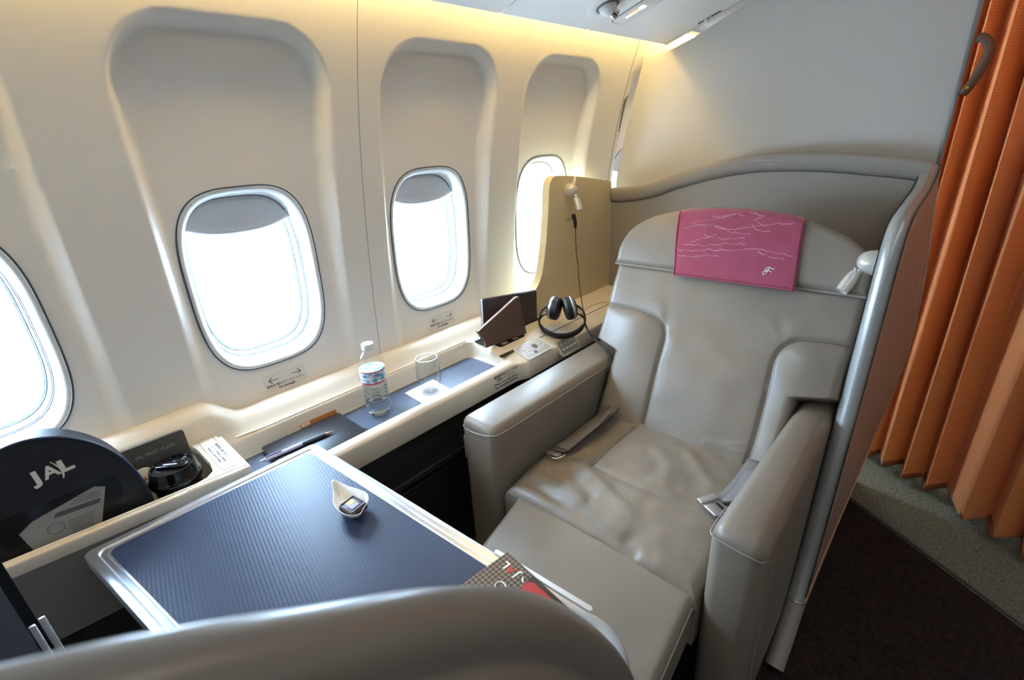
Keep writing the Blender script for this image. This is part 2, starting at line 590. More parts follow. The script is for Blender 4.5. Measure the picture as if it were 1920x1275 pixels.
tag(mesh('floor', [(-1.3, -2.7, 0), (2.6, -2.7, 0), (2.6, 3.6, 0), (-1.3, 3.6, 0)], [(0, 1, 2, 3)],
         carpet_mat('galley_carpet', (92, 94, 82), (132, 132, 118), 190), smooth=False), kind='structure')
ed = Vector((0.420, -0.269)).normalized()
ca, cb = Vector((-0.083, 1.79)) - ed * 0.9, Vector((-0.083, 1.79)) + ed * 3.0
tag(prism('aisle_carpet', [(ca.x, -2.6), (2.5, -2.6), (2.5, cb.y), (cb.x if cb.x < 2.4 else 2.4, cb.y), (ca.x, ca.y)], XY, 0.0005, 0.005,
          carpet_mat('dark_aisle_carpet', (38, 29, 29), (52, 41, 40), 150)), 'dark brown-black carpet beside and under the seat', 'carpet')
tag(tube('carpet_edge_strip', [Vector((ca.x + .003, ca.y + .005, 0.004)), Vector((cb.x + .003, cb.y + .005, 0.004))], 0.0035, mat('edge_binding', (88, 86, 78), 0.8), n=6),
    'grey-green edge binding between dark carpet and woven carpet', 'carpet edge')

# ---- bulkhead behind the seat
bh = [(-1.168, 0.0), (-1.168, 1.08), (-1.136, 1.22), (-1.098, 1.38), (-1.057, 1.528), (-0.975, 1.530), (-0.945, 1.536), (-0.87, 1.560), (-0.69, 1.632), (-0.35, 1.768), (-0.112, 2.05), (-0.112, 0.0)]
tag(prism('wall_back', bh, XZ, 1.900, 1.925, M_BULK, bevel=0.004), 'light grey fabric bulkhead behind the seat', kind='structure')
tag(rbox('trim_1', (-0.116, 1.896, 0.0), (-0.106, 1.929, 2.10), 0.003, mat('bulkhead_edge_trim', (128, 128, 126), 0.4, metal=0.3)), kind='structure')

# ---- overhead panel with its lamp, lit sign and hook
OV_N = Vector((-0.32, 0, 1)).normalized()
def ovz(x): return 1.553 + 0.32 * (x + 0.965)
ovh = thing('overhead_panel', 'light grey overhead service panel above the windows', 'overhead panel', (-0.7, 0.8, 1.64))
segs = [(-2.69, 0.02), (0.025, 1.02), (1.025, 1.395), (1.40, 1.515), (1.52, 1.893)]
for (a, b) in segs:
    prof = [(-0.967, 1.560), (-0.968, 1.554), (-0.963, ovz(-0.963)), (-0.30, ovz(-0.30)), (-0.12, 1.87), (-0.06, 2.0), (-0.08, 2.0), (-0.14, 1.88), (-0.31, ovz(-0.31) + 0.02), (-0.95, ovz(-0.95) + 0.02)]
    prism('panel_section', prof, XZ, a, b, M_PSU, ovh, bevel=0.0015, seg=1)
prism('panel_backing', [(-0.94, ovz(-0.94) + 0.015), (-0.30, ovz(-0.30) + 0.015), (-0.30, ovz(-0.30) + 0.022), (-0.94, ovz(-0.94) + 0.022)], XZ, -2.69, 1.893, M_GASK, ovh)


def ovf(x, y): return frame((x, y, ovz(x)), (0, 1, 0), (1, 0, 0.32))   # local z points down out of the panel


def ovdown(x, y):
    M = frame((x, y, ovz(x)), (1, 0, 0.32), (0, 1, 0))
    return M @ Matrix.Rotation(math.pi, 4, 'X')   # local z points out of the panel, downwards


MD = ovdown(-0.860, 1.335)
lathe('lamp_dish', [(0.058, -0.001), (0.054, 0.002), (0.036, 0.0015), (0.030, 0.0)], (0, 0, 0), M_PSU, ovh, M=None, n=40).data.transform(MD)
sock = lathe('lamp_socket', [(0.032, 0.0), (0.031, 0.004), (0.026, 0.004), (0.024, -0.006)], (0, 0, 0), M_GASK, ovh, n=40); sock.data.transform(MD)
ball = lathe('lamp_ball', [(0.0, 0.026), (0.010, 0.0245), (0.018, 0.019), (0.0235, 0.010), (0.025, 0.0), (0.0235, -0.006)], (0, 0, 0), M_PSU, ovh, n=32); ball.data.transform(MD @ Matrix.Rotation(math.radians(25), 4, 'Y'))
noz = lathe('lamp_nozzle', [(0.0145, 0.018), (0.014, 0.034), (0.0125, 0.036), (0.0115, 0.030), (0.0, 0.030)], (0, 0, 0), M_CHROME, ovh, n=28)
noz.data.transform(MD @ Matrix.Rotation(math.radians(38), 4, 'X') @ Matrix.Rotation(math.radians(15), 4, 'Y'))
MS = ovdown(-0.855, 1.470)
pr = roundpoly([(-0.060, -0.034), (0.080, -0.034), (0.080, 0.034), (-0.060, 0.034)], 0.014)
sp = prism('sign_plate', pr, lambda p, q, t: MS @ Vector((p, q, t)), -0.003, 0.002, M_PSU, ovh, bevel=0.001)
tube('sign_gap', [MS @ Vector((p * 1.02, q * 1.03, 0.0004)) for p, q in pr], 0.0012, M_INK, ovh, n=6, closed=True)
gl = mat('lit_sign', (255, 220, 150), 0.4, emit=((255, 196, 120), 5.0))
glr = mat('lit_sign_red', (255, 120, 70), 0.4, emit=((255, 110, 60), 2.2))
prism('lit_symbol', [(-0.030, -0.006), (0.016, -0.006), (0.016, -0.012), (0.034, -0.012), (0.034, 0.010), (0.020, 0.010), (0.020, 0.002), (-0.030, 0.002)],
      lambda p, q, t: MS @ Vector((p, q, t)), 0.002, 0.0026, gl, sp)
prism('lit_symbol', [(-0.012, 0.002), (0.012, 0.002), (0.012, 0.010), (-0.008, 0.010)], lambda p, q, t: MS @ Vector((p, q, t)), 0.002, 0.0026, glr, sp)
prism('end_trim', [(-0.963, ovz(-0.963) - 0.002), (-0.31, ovz(-0.31) - 0.002), (-0.31, ovz(-0.31) + 0.012), (-0.963, ovz(-0.963) + 0.012)], XZ, 1.872, 1.897, mat('end_trim_cream', (214, 205, 190), 0.4), ovh, bevel=0.003)
hk = thing('curtain_hook', 'small white hook in a dark slot on the overhead panel edge', 'hook', (-0.80, 1.86, ovz(-0.80)))
MH = ovdown(-0.800, 1.862)
prism('slot', roundpoly([(-0.040, -0.004), (0.040, -0.004), (0.040, 0.004), (-0.040, 0.004)], 0.003), lambda p, q, t: MH @ Vector((p, q, t)), -0.001, 0.0022, M_BLACK, hk)
tube('clip', [MH @ Vector(p) for p in ((0.004, 0, 0.001), (0.004, 0.004, 0.008), (0.0, 0.008, 0.014), (-0.006, 0.013, 0.012), (-0.008, 0.016, 0.004))], 0.0045, M_WHITE, hk, n=8)

# ---- warm cove lamp hidden above the overhead panel
cove = thing('cove_light', 'warm yellow strip lamp glowing above the windows', 'lamp', (-1.0, 0.8, 1.60))
rbox('lamp_housing', (-1.006, -2.6, 1.614), (-0.96, 3.3, 1.640), 0.004, M_PSU, cove)
mcv2 = mat('warm_tube_bright', (255, 234, 180), 0.5, emit=((255, 222, 140), COVE_W * 2.2))
mcv3 = mat('warm_tube_mid', (255, 230, 165), 0.5, emit=((255, 218, 132), COVE_W * 1.25))
mcv = mat('warm_tube', (255, 224, 150), 0.5, emit=((255, 220, 142), COVE_W))
for a, b in ((-2.6, -0.02), (0.0, 0.93), (0.95, 1.88), (1.92, 2.60), (2.62, 3.3)):
    tube('lamp_tube', [(-1.018, a, 1.618), (-1.018, b, 1.618)], 0.007, mcv if a < 0.9 else mcv3 if a < 1.9 else mcv2, cove, n=10)
grid('lamp_reflector', lambda y, t: Vector((lerp(-0.96, -1.045, t), y, 1.638 + 0.012 * math.sin(t * 2.4))), [-2.6, 3.3], lsp(0, 1, 8), M_PSU, cove)

# ---- curtain at the end of the aisle
def curtain_mat():
    mt = mat('orange_curtain_cloth', (220, 128, 66), 0.62, spec=0.3, sheen=0.3)
    nt = mt.node_tree; b = nt.nodes['Principled BSDF']
    tc = nt.nodes.new('ShaderNodeTexCoord')
    v = nt.nodes.new('ShaderNodeTexVoronoi'); v.inputs['Scale'].default_value = 130; v.inputs['Randomness'].default_value = 0.0
    nt.links.new(tc.outputs['UV'], v.inputs['Vector'])
    cr = nt.nodes.new('ShaderNodeValToRGB')
    cr.color_ramp.elements[0].position = 0.18; cr.color_ramp.elements[0].color = (*lin((240, 160, 100)), 1)
    cr.color_ramp.elements[1].position = 0.34; cr.color_ramp.elements[1].color = (*lin((224, 134, 70)), 1)
    nt.links.new(v.outputs['Distance'], cr.inputs['Fac']); nt.links.new(cr.outputs['Color'], b.inputs['Base Color'])
    return mt


zz = [(-0.180, 2.175), (-0.145, 2.115), (-0.105, 2.165), (-0.099, 2.088), (-0.066, 2.143), (-0.048, 2.048), (0.010, 2.116), (0.014, 2.005), (0.076, 2.072), (0.084, 1.978), (0.143, 2.049), (0.185, 1.897), (0.189, 1.876),
      (0.253, 1.936), (0.258, 1.837), (0.331, 1.890), (0.327, 1.786), (0.405, 1.838), (0.41, 1.735), (0.48, 1.785), (0.49, 1.68), (0.56, 1.735), (0.57, 1.63), (0.65, 1.68), (0.66, 1.58)]
pts = []
for i, p in enumerate(zz):      # slightly rounded folds
    p = Vector(p)
    if 0 < i < len(zz) - 1:
        a, b = Vector(zz[i - 1]), Vector(zz[i + 1])
        da = (a - p); db = (b - p)
        ka = min(0.007, da.length * 0.3); kb = min(0.007, db.length * 0.3)
        pa = p + da.normalized() * ka; pb = p + db.normalized() * kb
        pts += [pa, pa * 0.25 + p * 0.5 + pb * 0.25, pb]
    else:
        pts.append(p)
L = [0]
for i in range(1, len(pts)): L.append(L[-1] + (pts[i] - pts[i - 1]).length)
cz = [0.028, 0.04, 0.055] + lsp(0.15, 2.15, 24)
mcur = curtain_mat()
cur = grid('curtain', lambda i, z: Vector((pts[int(i)].x + 0.004 * math.sin(z * 2.1 + i * 0.35), pts[int(i)].y + 0.004 * math.sin(z * 1.7 + i), z)), range(len(pts)), cz, mcur, angle=60)
uv = cur.data.uv_layers.new(name='cloth')
for lp in cur.data.loops:
    vi = lp.vertex_index
    uv.data[lp.index].uv = (L[vi % len(pts)], cz[vi // len(pts)])
tag(cur, 'orange pleated curtain hanging at the end of the aisle', 'curtain')
md = cur.modifiers.new('thick', 'SOLIDIFY'); md.thickness = 0.003
hem = grid('hem', lambda i, z: Vector((pts[int(i)].x, pts[int(i)].y, z)), range(len(pts)), [0.0275, 0.031, 0.046], mat('curtain_hem', (138, 74, 42), 0.7), cur, angle=60)
md = hem.modifiers.new('thick', 'SOLIDIFY'); md.thickness = 0.0055; md.offset = 0
st = thing('curtain_strap', 'brown leather tie-back strap with brass stud on the curtain edge', 'strap', (-0.09, 1.89, 1.32))
sp_ = catmull([(-0.100, 1.888, 1.440), (-0.085, 1.884, 1.437), (-0.070, 1.880, 1.415), (-0.071, 1.878, 1.385), (-0.080, 1.880, 1.350), (-0.092, 1.884, 1.322), (-0.100, 1.889, 1.312)], 6)
mstrap = mat('brown_strap_leather', (104, 74, 50), 0.5)
V, F = [], []
for i, p in enumerate(sp_):
    t = (sp_[min(i + 1, len(sp_) - 1)] - sp_[max(i - 1, 0)]).normalized()
    sd_ = Vector((0.35, -1, 0.1)).cross(t).normalized()
    for s in (-1, 1): V.append(p + sd_ * 0.011 * s)
for i in range(len(sp_) - 1): F.append((2 * i, 2 * i + 1, 2 * i + 3, 2 * i + 2))
bnd = mesh('band', V, F, mstrap, st); md = bnd.modifiers.new('thick', 'SOLIDIFY'); md.thickness = 0.003
lathe('stud', [(0.0, 0.004), (0.004, 0.0035), (0.006, 0.001), (0.006, -0.002)], (0, 0, 0), mat('brass', (206, 170, 80), 0.25, metal=1.0), st, n=20).data.transform(frame((-0.0925, 1.880, 1.325), (1, 0, 0), (0, 0, 1)))

# ---- rest of the cabin that closes the space (out of frame)
M_CEIL = mat('cabin_ceiling_panel', (238, 236, 230), 0.6)
tag(mesh('ceiling', [(-0.10, -2.7, 2.0), (0.25, -2.7, 2.16), (2.6, -2.7, 2.16), (2.6, 3.6, 2.16), (0.25, 3.6, 2.16), (-0.10, 3.6, 2.0)], [(0, 1, 4, 5), (1, 2, 3, 4)], M_CEIL, smooth=False), kind='structure')
tag(mesh('wall_right', [(2.6, -2.7, 0), (2.6, 3.6, 0), (2.6, 3.6, 2.2), (2.6, -2.7, 2.2)], [(0, 1, 2, 3)], M_BULK, smooth=False), kind='structure')
tag(mesh('wall_front', [(-1.3, -2.7, 0), (2.6, -2.7, 0), (2.6, -2.7, 2.2), (-1.3, -2.7, 2.2)], [(0, 1, 2, 3)], M_BULK, smooth=False), kind='structure')
tag(mesh('wall_galley', [(-1.3, 3.6, 0), (2.6, 3.6, 0), (2.6, 3.6, 2.2), (-1.3, 3.6, 2.2)], [(0, 1, 2, 3)], M_BULK, smooth=False), kind='structure')
tag(mesh('ceiling_outboard', [(-1.3, -2.7, 1.80), (-0.10, -2.7, 2.0), (-0.10, 3.6, 2.0), (-1.3, 3.6, 1.80)], [(0, 1, 2, 3)], M_CEIL, smooth=False), kind='structure')

# ================================================================== SIDE CONSOLE
cons = thing('side_console', 'cream side console with a sunken tray along the window wall', 'console', (-1.08, 1.0, 0.0))


def front_x(y): return lerp(-0.953, -0.936, sstep(0.99, 1.04, y))


def cons_top(x, y):
    lift = 0.052 * (1 - sstep(0.205, 0.285, y))
    fx = front_x(y)
    if x < -1.172:
        u = (x + 1.206) / 0.034
        z = 0.693 - 0.022 * u * u if u > 0 else 0.693 - 0.010 * u * u
        z += lift
    elif x < -1.150:
        t = (x + 1.172) / 0.022
        z = lerp(0.671 + lift, 0.650, t ** 0.8)
    else:
        t = (x + 1.150) / (fx + 1.150)
        far = interp([(0, 0.651), (0.45, 0.642), (0.62, 0.637), (0.72, 0.630), (0.9, 0.619), (1.0, 0.611)], t)
        lipz = interp([(0, 0.651), (0.8, 0.622), (0.9, 0.6225), (0.96, 0.619), (1.0, 0.611)], t)
        z = lerp(lipz, far, sstep(0.96, 1.02, y))
    # sunken tray: rounded rectangle
    x0, x1, y0, y1, r = -1.150, -0.984, -0.9, 0.990, 0.030
    qx = abs(x - (x0 + x1) / 2) - ((x1 - x0) / 2 - r); qy = abs(y - (y0 + y1) / 2) - ((y1 - y0) / 2 - r)
    sd = math.hypot(max(qx, 0), max(qy, 0)) + min(max(qx, qy), 0) - r
    wdt = lerp(0.010, 0.026, sstep(0.955, 0.985, y))
    return lerp(z, 0.600, sstep(0.0, wdt, -sd))


xs = lsp(-1.240, -1.172, 14) + [-1.165, -1.158, -1.153] + lsp(-1.150, -1.134, 12)[0:] + lsp(-1.125, -1.0, 14) + lsp(-0.994, -0.960, 20) + [-0.9575]
ys_ = lsp(0.2135, 0.32, 13) + lsp(0.36, 0.92, 15) + lsp(0.94, 1.06, 41) + lsp(1.10, 1.86, 20)


def cons_pt(u, y):
    # u in old x-frame; stretch the front part to the local front edge
    x = u if u < -1.0 else lerp(-1.0, front_x(y) - 0.0045, (u + 1.0) / (0.0425))
    return Vector((x, y, cons_top(x, y)))


N = 14
def cons_full(i, y):
    i = int(i)
    if i < len(xs): return cons_pt(xs[i], y)
    k = i - len(xs)
    fx = front_x(y); z0 = cons_top(fx - 0.0045, y)
    prof = [(fx - 0.0018, z0 - 0.0016), (fx, z0 - 0.006), (fx, z0 - 0.03), (fx, 0.556), (fx - 0.002, 0.5525), (fx - 0.006, 0.551), (fx - 0.06, 0.551)]
    return Vector((prof[k][0], y, prof[k][1]))


grid('console_top', cons_full, range(len(xs) + 7), ys_, M_CONS, cons, angle=55)
rail_x = [x for x in xs if x < -1.155]
grid('window_ledge', lambda i, y: Vector((rail_x[int(i)], y, cons_top(rail_x[int(i)], y))) if i < len(rail_x) else Vector((-1.152, y, 0.56)), range(len(rail_x) + 1), [-0.95, -0.5, -0.2, 0.0] + lsp(0.12, 0.2135, 10), M_CONS, cons, angle=55)
tube('ledge_groove', [(-1.1545, y, cons_top(-1.1545, y) + 0.0004) for y in lsp(0.24, 0.965, 12)], 0.0022, mat('ledge_warm_glow', (232, 214, 178), 0.3), cons, n=6)  # paler, yellower line with the cove lamp's warm glow in its colour
# dark non-slip mat in the tray
mtray = mat('slate_tray_mat', (74, 82, 98), 0.42, bump=(1500, 0.25, 0.0006))
prism('tray_mat', roundpoly([(-1.1395, 0.215), (-0.9955, 0.215), (-0.9955, 0.963), (-1.1395, 0.963)], [0.01, 0.01, 0.02, 0.024]), XY, 0.5995, 0.6015, mtray, cons, bevel=0.0005, seg=1)
# cabinet under the console, its near-black colour carrying the cavity's shade
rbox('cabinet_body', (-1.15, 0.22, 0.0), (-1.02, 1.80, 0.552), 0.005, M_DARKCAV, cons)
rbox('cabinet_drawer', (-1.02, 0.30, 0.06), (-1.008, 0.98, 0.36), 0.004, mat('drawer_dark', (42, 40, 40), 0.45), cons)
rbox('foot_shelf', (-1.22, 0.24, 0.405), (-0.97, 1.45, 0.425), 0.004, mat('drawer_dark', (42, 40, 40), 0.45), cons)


def ctop(x, y, dz=0.0): return Vector((x, y, cons_top(x, y) + dz))


def cframe(x, y, dz=0.0005):
    dx = (ctop(x + 0.01, y) - ctop(x - 0.01, y)).normalized()
    return frame(ctop(x, y, dz), (0, 1, 0), tuple(-dx))     # local x along the cabin, local y towards the wall, local z out


def flat(name, poly, M, a, b, mt, parent, bevel=0.0, label=None):
    return prism(name, poly, lambda p, q, t: M @ Vector((p, q, t)), a, b, mt, parent, bevel, label=label)


def rr(w_, h_, r, cx=0, cy=0): return roundpoly([(cx - w_ / 2, cy - h_ / 2), (cx + w_ / 2, cy - h_ / 2), (cx + w_ / 2, cy + h_ / 2), (cx - w_ / 2, cy + h_ / 2)], r)


# slots in the top
MSL = cframe(-1.055, 1.078)
slot = flat('cable_slot', rr(0.125, 0.030, 0.010), MSL, -0.0005, 0.0004, M_BLACK, cons)
for cx in (-0.030, 0.022): flat('slot_clip', rr(0.026, 0.018, 0.004, cx), MSL, 0.0003, 0.0012, mat('clip_grey', (150, 140, 126), 0.4), slot)
MS2 = cframe(-1.000, 1.030)
flat('stowage_slot', [(-0.055, -0.004), (0.040, -0.004), (0.055, 0.002), (0.055, 0.006), (-0.055, 0.010)], MS2, -0.0005, 0.0004, M_BLACK, cons)
MS3 = cframe(-1.115, 1.135)
flat('literature_slot', rr(0.30, 0.040, 0.006), MS3, -0.0005, 0.0004, M_BLACK, cons)
tube('lid_joint', [ctop(-1.003, y, 0.0003) for y in lsp(1.09, 1.70, 10)], 0.0013, M_INK, cons, n=6)
tube('lid_joint', [ctop(x, 1.235, 0.0003) for x in lsp(-1.003, -1.06, 4)], 0.0011, M_INK, cons, n=6)
tube('finger_recess', [ctop(-1.005 - 0.028 * math.sin(a), 1.52 + 0.09 * math.cos(a), 0.0004) for a in lsp(0, math.pi, 16)], 0.0022, mat('recess_line', (190, 172, 140), 0.4), cons, n=6)
# printed instructions on the front
MF = frame((-0.9525, 0.945, 0.586), (0, 1, 0), (0, 0, 1))
for k, (s, l) in enumerate((('離着陸時はテーブルを', 0), ('収納してください', 0), ('Please stow table during', 0), ('taxi, takeoff and landing', 0))):
    text('lettering', s, 0.0105, MF @ Matrix.Translation((0, 0.018 - 0.0118 * k, 0.0003)), M_INK, cons)

# ---- seat control handset and button panel
rc = thing('seat_remote', 'silver-white seat control handset with small round buttons set in the console', 'remote control', ctop(-0.975, 1.10))
MR = cframe(-0.972, 1.098, 0.0)
flat('handset_rim', rr(0.128, 0.074, 0.010), MR, -0.002, 0.0045, mat('handset_white', (226, 224, 218), 0.3), rc, bevel=0.0015)
flat('handset_face', rr(0.114, 0.060, 0.006), MR, 0.0045, 0.0052, mat('handset_silver', (186, 186, 184), 0.35, metal=0.4), rc)
for k, (bx, by, br) in enumerate(((-0.042, 0.010, 0.0045), (-0.030, 0.010, 0.004), (-0.036, -0.003, 0.004), (-0.024, -0.004, 0.004), (-0.042, -0.014, 0.004), (-0.028, -0.018, 0.004),
                                  (0.008, 0.016, 0.004), (0.020, 0.016, 0.004), (0.032, 0.018, 0.0045), (0.030, 0.006, 0.004), (0.042, 0.012, 0.004), (0.018, -0.010, 0.0045), (0.032, -0.012, 0.0045), (0.044, -0.006, 0.004), (0.006, -0.018, 0.004))):
    bt = lathe('button', [(br, 0.0), (br, 0.0014), (br * 0.8, 0.0019), (0.0, 0.0019)], (0, 0, 0), M_WHITE, rc, n=14)
    bt.data.transform(MR @ Matrix.Translation((bx, by, 0.0052)))
rb = lathe('ring_button', [(0.007, 0.0), (0.007, 0.0014), (0.0055, 0.0016), (0.0045, 0.0008), (0.0, 0.0008)], (0, 0, 0), mat('ring_blue', (96, 110, 150), 0.4), rc, n=18)
rb.data.transform(MR @ Matrix.Translation((-0.010, -0.020, 0.0052)))
flat('display', rr(0.018, 0.022, 0.002, 0.012, 0.004), MR, 0.0052, 0.0056, mat('display_grey', (120, 122, 126), 0.2), rc)
cp = thing('seat_button_panel', 'small grey panel with a row of seat buttons on the console edge by the armrest', 'control panel', (-0.93, 1.24, 0.6))
MP = frame((-0.9345, 1.235, 0.600), (0, 1, 0), (-0.75, 0, 1))
flat('panel_rim', rr(0.105, 0.060, 0.008), MP, -0.004, 0.0035, mat('panel_rim_cream', (206, 198, 182), 0.35), cp, bevel=0.0012)
flat('panel_face', rr(0.093, 0.048, 0.005), MP, 0.0035, 0.0042, mat('panel_face_grey', (140, 136, 130), 0.4), cp)
for k in range(4):
    flat('button', rr(0.012, 0.004, 0.0015, -0.032 + 0.021 * k, -0.008), MP, 0.0042, 0.0055, M_WHITE, cp)
    flat('button', rr(0.009, 0.007, 0.0015, -0.032 + 0.021 * k, 0.009), MP, 0.0042, 0.0050, mat('btn_grey', (170, 168, 164), 0.4), cp)

# ================================================================== STORAGE BOX at the front of the console
box = thing('storage_box', 'open cream storage box at the end of the console holding a black case', 'storage box', (-1.10, 0.0, 0.5))


def bxf(y): return lerp(-1.013, -0.974, (y + 0.154) / 0.366)


fp = [(bxf(0.212), 0.212), (bxf(-0.75), -0.75), (bxf(-0.75) - 0.016, -0.75), (bxf(0.212) - 0.016, 0.212)]
prism('front_rail', fp, XY, 0.652, 0.680, M_CONS, box, bevel=0.005, seg=3)
prism('front_panel', [(p[0] - 0.001, p[1]) if i < 2 else (p[0] + 0.001, p[1]) for i, p in enumerate(fp)], XY, 0.50, 0.655, mat('grey_box_face', (112, 108, 104), 0.5), box)
tube('edge_bead', [(bxf(y) - 0.011, y, 0.6803) for y in lsp(-0.74, 0.205, 8)], 0.0025, mat('bead_light', (236, 228, 212), 0.35), box, n=6)
rbox('end_panel', (-1.150, 0.200, 0.545), (-0.976, 0.213, 0.680), 0.004, M_CONS, box)
tp = [(-1.160, 0.205), (-1.160, 0.152), (-1.13, 0.158), (-1.05, 0.160), (-1.015, 0.156), (-1.000, 0.140), (-0.998, 0.10), (-0.988, 0.10), (-0.980, 0.205)]
prism('top_plate', tp, XY, 0.668, 0.681, M_CONS, box, bevel=0.002, seg=2)
tube('top_plate_line', [(p[0], p[1], 0.6812) for p in roundpoly([(-1.175, 0.168), (-0.999, 0.168), (-0.999, 0.198), (-1.175, 0.198)], 0.012)], 0.0010, mat('recess_line', (190, 172, 140), 0.4), box, n=6, closed=True)
MT = frame((-1.075, 0.184, 0.6815), (1, 0, 0), (0, 1, 0))
flat('notice_label', rr(0.115, 0.026, 0.002), MT, -0.0002, 0.0003, mat('notice_white', (240, 240, 238), 0.5), box)
for k, s in enumerate(('離着陸時は物を置かないで', 'ください  Stowage prohibited', 'during taxi, takeoff, landing')):
    text('lettering', s, 0.0068, MT @ Matrix.Translation((0, 0.0080 - 0.0080 * k, 0.0005)), M_INK, box, sx=1.1)
rbox('box_floor', (-1.15, -0.70, 0.545), (-1.065, 0.200, 0.560), 0.002, M_CONS, box)
rbox('box_shade_block', (-1.13, -0.75, 0.0), (-1.075, 0.205, 0.543), 0.004, M_DARKCAV, box)  # near-black block added as the shade below the box
prism('box_floor', [(-1.07, -0.70), (bxf(-0.70) - 0.018, -0.70), (bxf(0.2) - 0.018, 0.199), (-1.07, 0.199)], XY, 0.546, 0.559, M_CONS, box)

# ---- black round case with JAL logo
bag = thing('amenity_case', 'black round-topped soft case with white JAL logo standing in the storage box', 'case', (-1.06, -0.06, 0.56))
bo = catmull([(0.040, 0.568), (0.050, 0.67), (0.043, 0.736), (0.020, 0.794), (-0.019, 0.836), (-0.061, 0.855), (-0.100, 0.855), (-0.140, 0.840), (-0.176, 0.805), (-0.190, 0.750), (-0.178, 0.690), (-0.152, 0.64), (-0.145, 0.568)], 6)
bo = [(p.x, p.y) for p in bo] if len(bo[0]) == 2 else [(p[0], p[1]) for p in bo]
M_NAVY = mat('black_nylon', (22, 24, 30), 0.5, bump=(900, 0.3, 0.0006))
LEAN = 0.10
def bagf(p, q, t): return Vector((t - (q - 0.57) * LEAN, p, q))
prism('case_body', bo, bagf, -1.075, -1.027, M_NAVY, bag, bevel=0.008, seg=3)
tube('zip_piping', [bagf(p, q, -1.0285) for p, q in bo], 0.0030, mat('navy_piping', (30, 40, 66), 0.4), bag, n=8)
MB = frame(bagf(-0.058, 0.792, -1.0262), (0, 1, 0.08), (-LEAN, 0, 1))
lw = mat('logo_white', (222, 220, 214), 0.6)
text('logo_letter', 'J', 0.030, MB @ Matrix.Translation((-0.0185, 0, 0.0)), lw, bag, bold=0.0014, sx=1.2)
text('logo_letter', 'A', 0.030, MB @ Matrix.Translation((0.0, 0, 0.0)), lw, bag, bold=0.0009, sx=1.0)
text('logo_letter', 'L', 0.030, MB @ Matrix.Translation((0.0200, 0, 0.0)), lw, bag, bold=0.0014, sx=1.2)
arc = [MB @ Vector((0.006 + 0.007 * math.sin(a), 0.017 - 0.036 * (a / 2.6), 0.0006)) for a in lsp(0, 2.6, 14)]
tube('logo_arc', arc, lambda t: 0.0022 * math.sin(max(0.12, t) * 2.9) + 0.0004, lw, bag, n=6, flat=0.3)
MB2 = frame(bagf(-0.065, 0.700, -1.0268), (0, 1, 0.0), (-LEAN, 0, 1))
flat('pocket_window', rr(0.165, 0.090, 0.010), MB2, -0.0004, 0.0006, mat('smoked_pocket', (30, 31, 34), 0.18), bag)
pap = mat('pocket_paper', (150, 150, 148), 0.5)
dc = flat('document', [(-0.052, -0.038), (0.035, -0.038), (0.062, 0.030), (0.048, 0.038), (-0.040, 0.022), (-0.060, 0.010)], MB2, 0.0006, 0.0010, pap, bag)
pin = mat('pocket_print', (86, 86, 88), 0.6)
flat('print_band', [(-0.015, 0.012), (0.046, 0.006), (0.050, 0.014), (-0.010, 0.020)], MB2, 0.0010, 0.0012, pin, dc)
tube('print_circle', [MB2 @ Vector((-0.018 + 0.011 * math.cos(a), -0.006 + 0.010 * math.sin(a), 0.0011)) for a in lsp(0, 6.283, 25)[:-1]], 0.0006, pin, dc, n=5, closed=True)
for k in range(6):
    flat('print_line', [(-0.002, -0.004 - 0.005 * k), (0.036 - 0.002 * k, -0.006 - 0.005 * k), (0.036 - 0.002 * k, -0.0048 - 0.005 * k), (-0.002, -0.0028 - 0.005 * k)], MB2, 0.0010, 0.0012, pin, dc)
for k in range(3):
    flat('print_line', [(0.010 + .006 * k, 0.024 + 0.004 * k), (0.052, 0.018 + 0.004 * k), (0.052, 0.0192 + 0.004 * k), (0.010 + .006 * k, 0.0252 + 0.004 * k)], MB2, 0.0010, 0.0012, pin, dc)

# ---- black coffee cup
cup = thing('coffee_cup', 'black paper coffee cup with glossy black lid in the storage box', 'cup', (-1.062, 0.098, 0.56))
MC = Matrix.Translation((-1.062, 0.100, 0.0))
lathe('cup_body', [(0.030, 0.561), (0.033, 0.561), (0.042, 0.680), (0.040, 0.682)], (-1.062, 0.100, 0), M_BLACK, cup, n=40)
lid = lathe('lid', [(0.0445, 0.672), (0.0465, 0.676), (0.0465, 0.684), (0.0445, 0.687), (0.0425, 0.690), (0.0405, 0.704), (0.0385, 0.7075), (0.0355, 0.7075), (0.0335, 0.703), (0.0, 0.7025)], (-1.062, 0.100, 0), M_BLACKG, cup, n=48)
rbox('lid_bar', (-0.029, -0.008, 0.702), (0.029, 0.008, 0.7085), 0.0025, M_BLACKG, lid, M=Matrix.Translation((-1.062, 0.100, 0)) @ Matrix.Rotation(math.radians(48), 4, 'Z'))
rbox('lid_tab', (-0.006, 0.012, 0.702), (0.012, 0.024, 0.7065), 0.002, M_BLACKG, lid, M=Matrix.Translation((-1.062, 0.100, 0)) @ Matrix.Rotation(math.radians(48), 4, 'Z'))
rbox('lid_mark', (-0.016, -0.002, 0.7085), (0.010, 0.002, 0.709), 0.0003, mat('lid_print', (170, 175, 185), 0.4), lid, M=Matrix.Translation((-1.062, 0.100, 0)) @ Matrix.Rotation(math.radians(48), 4, 'Z'))

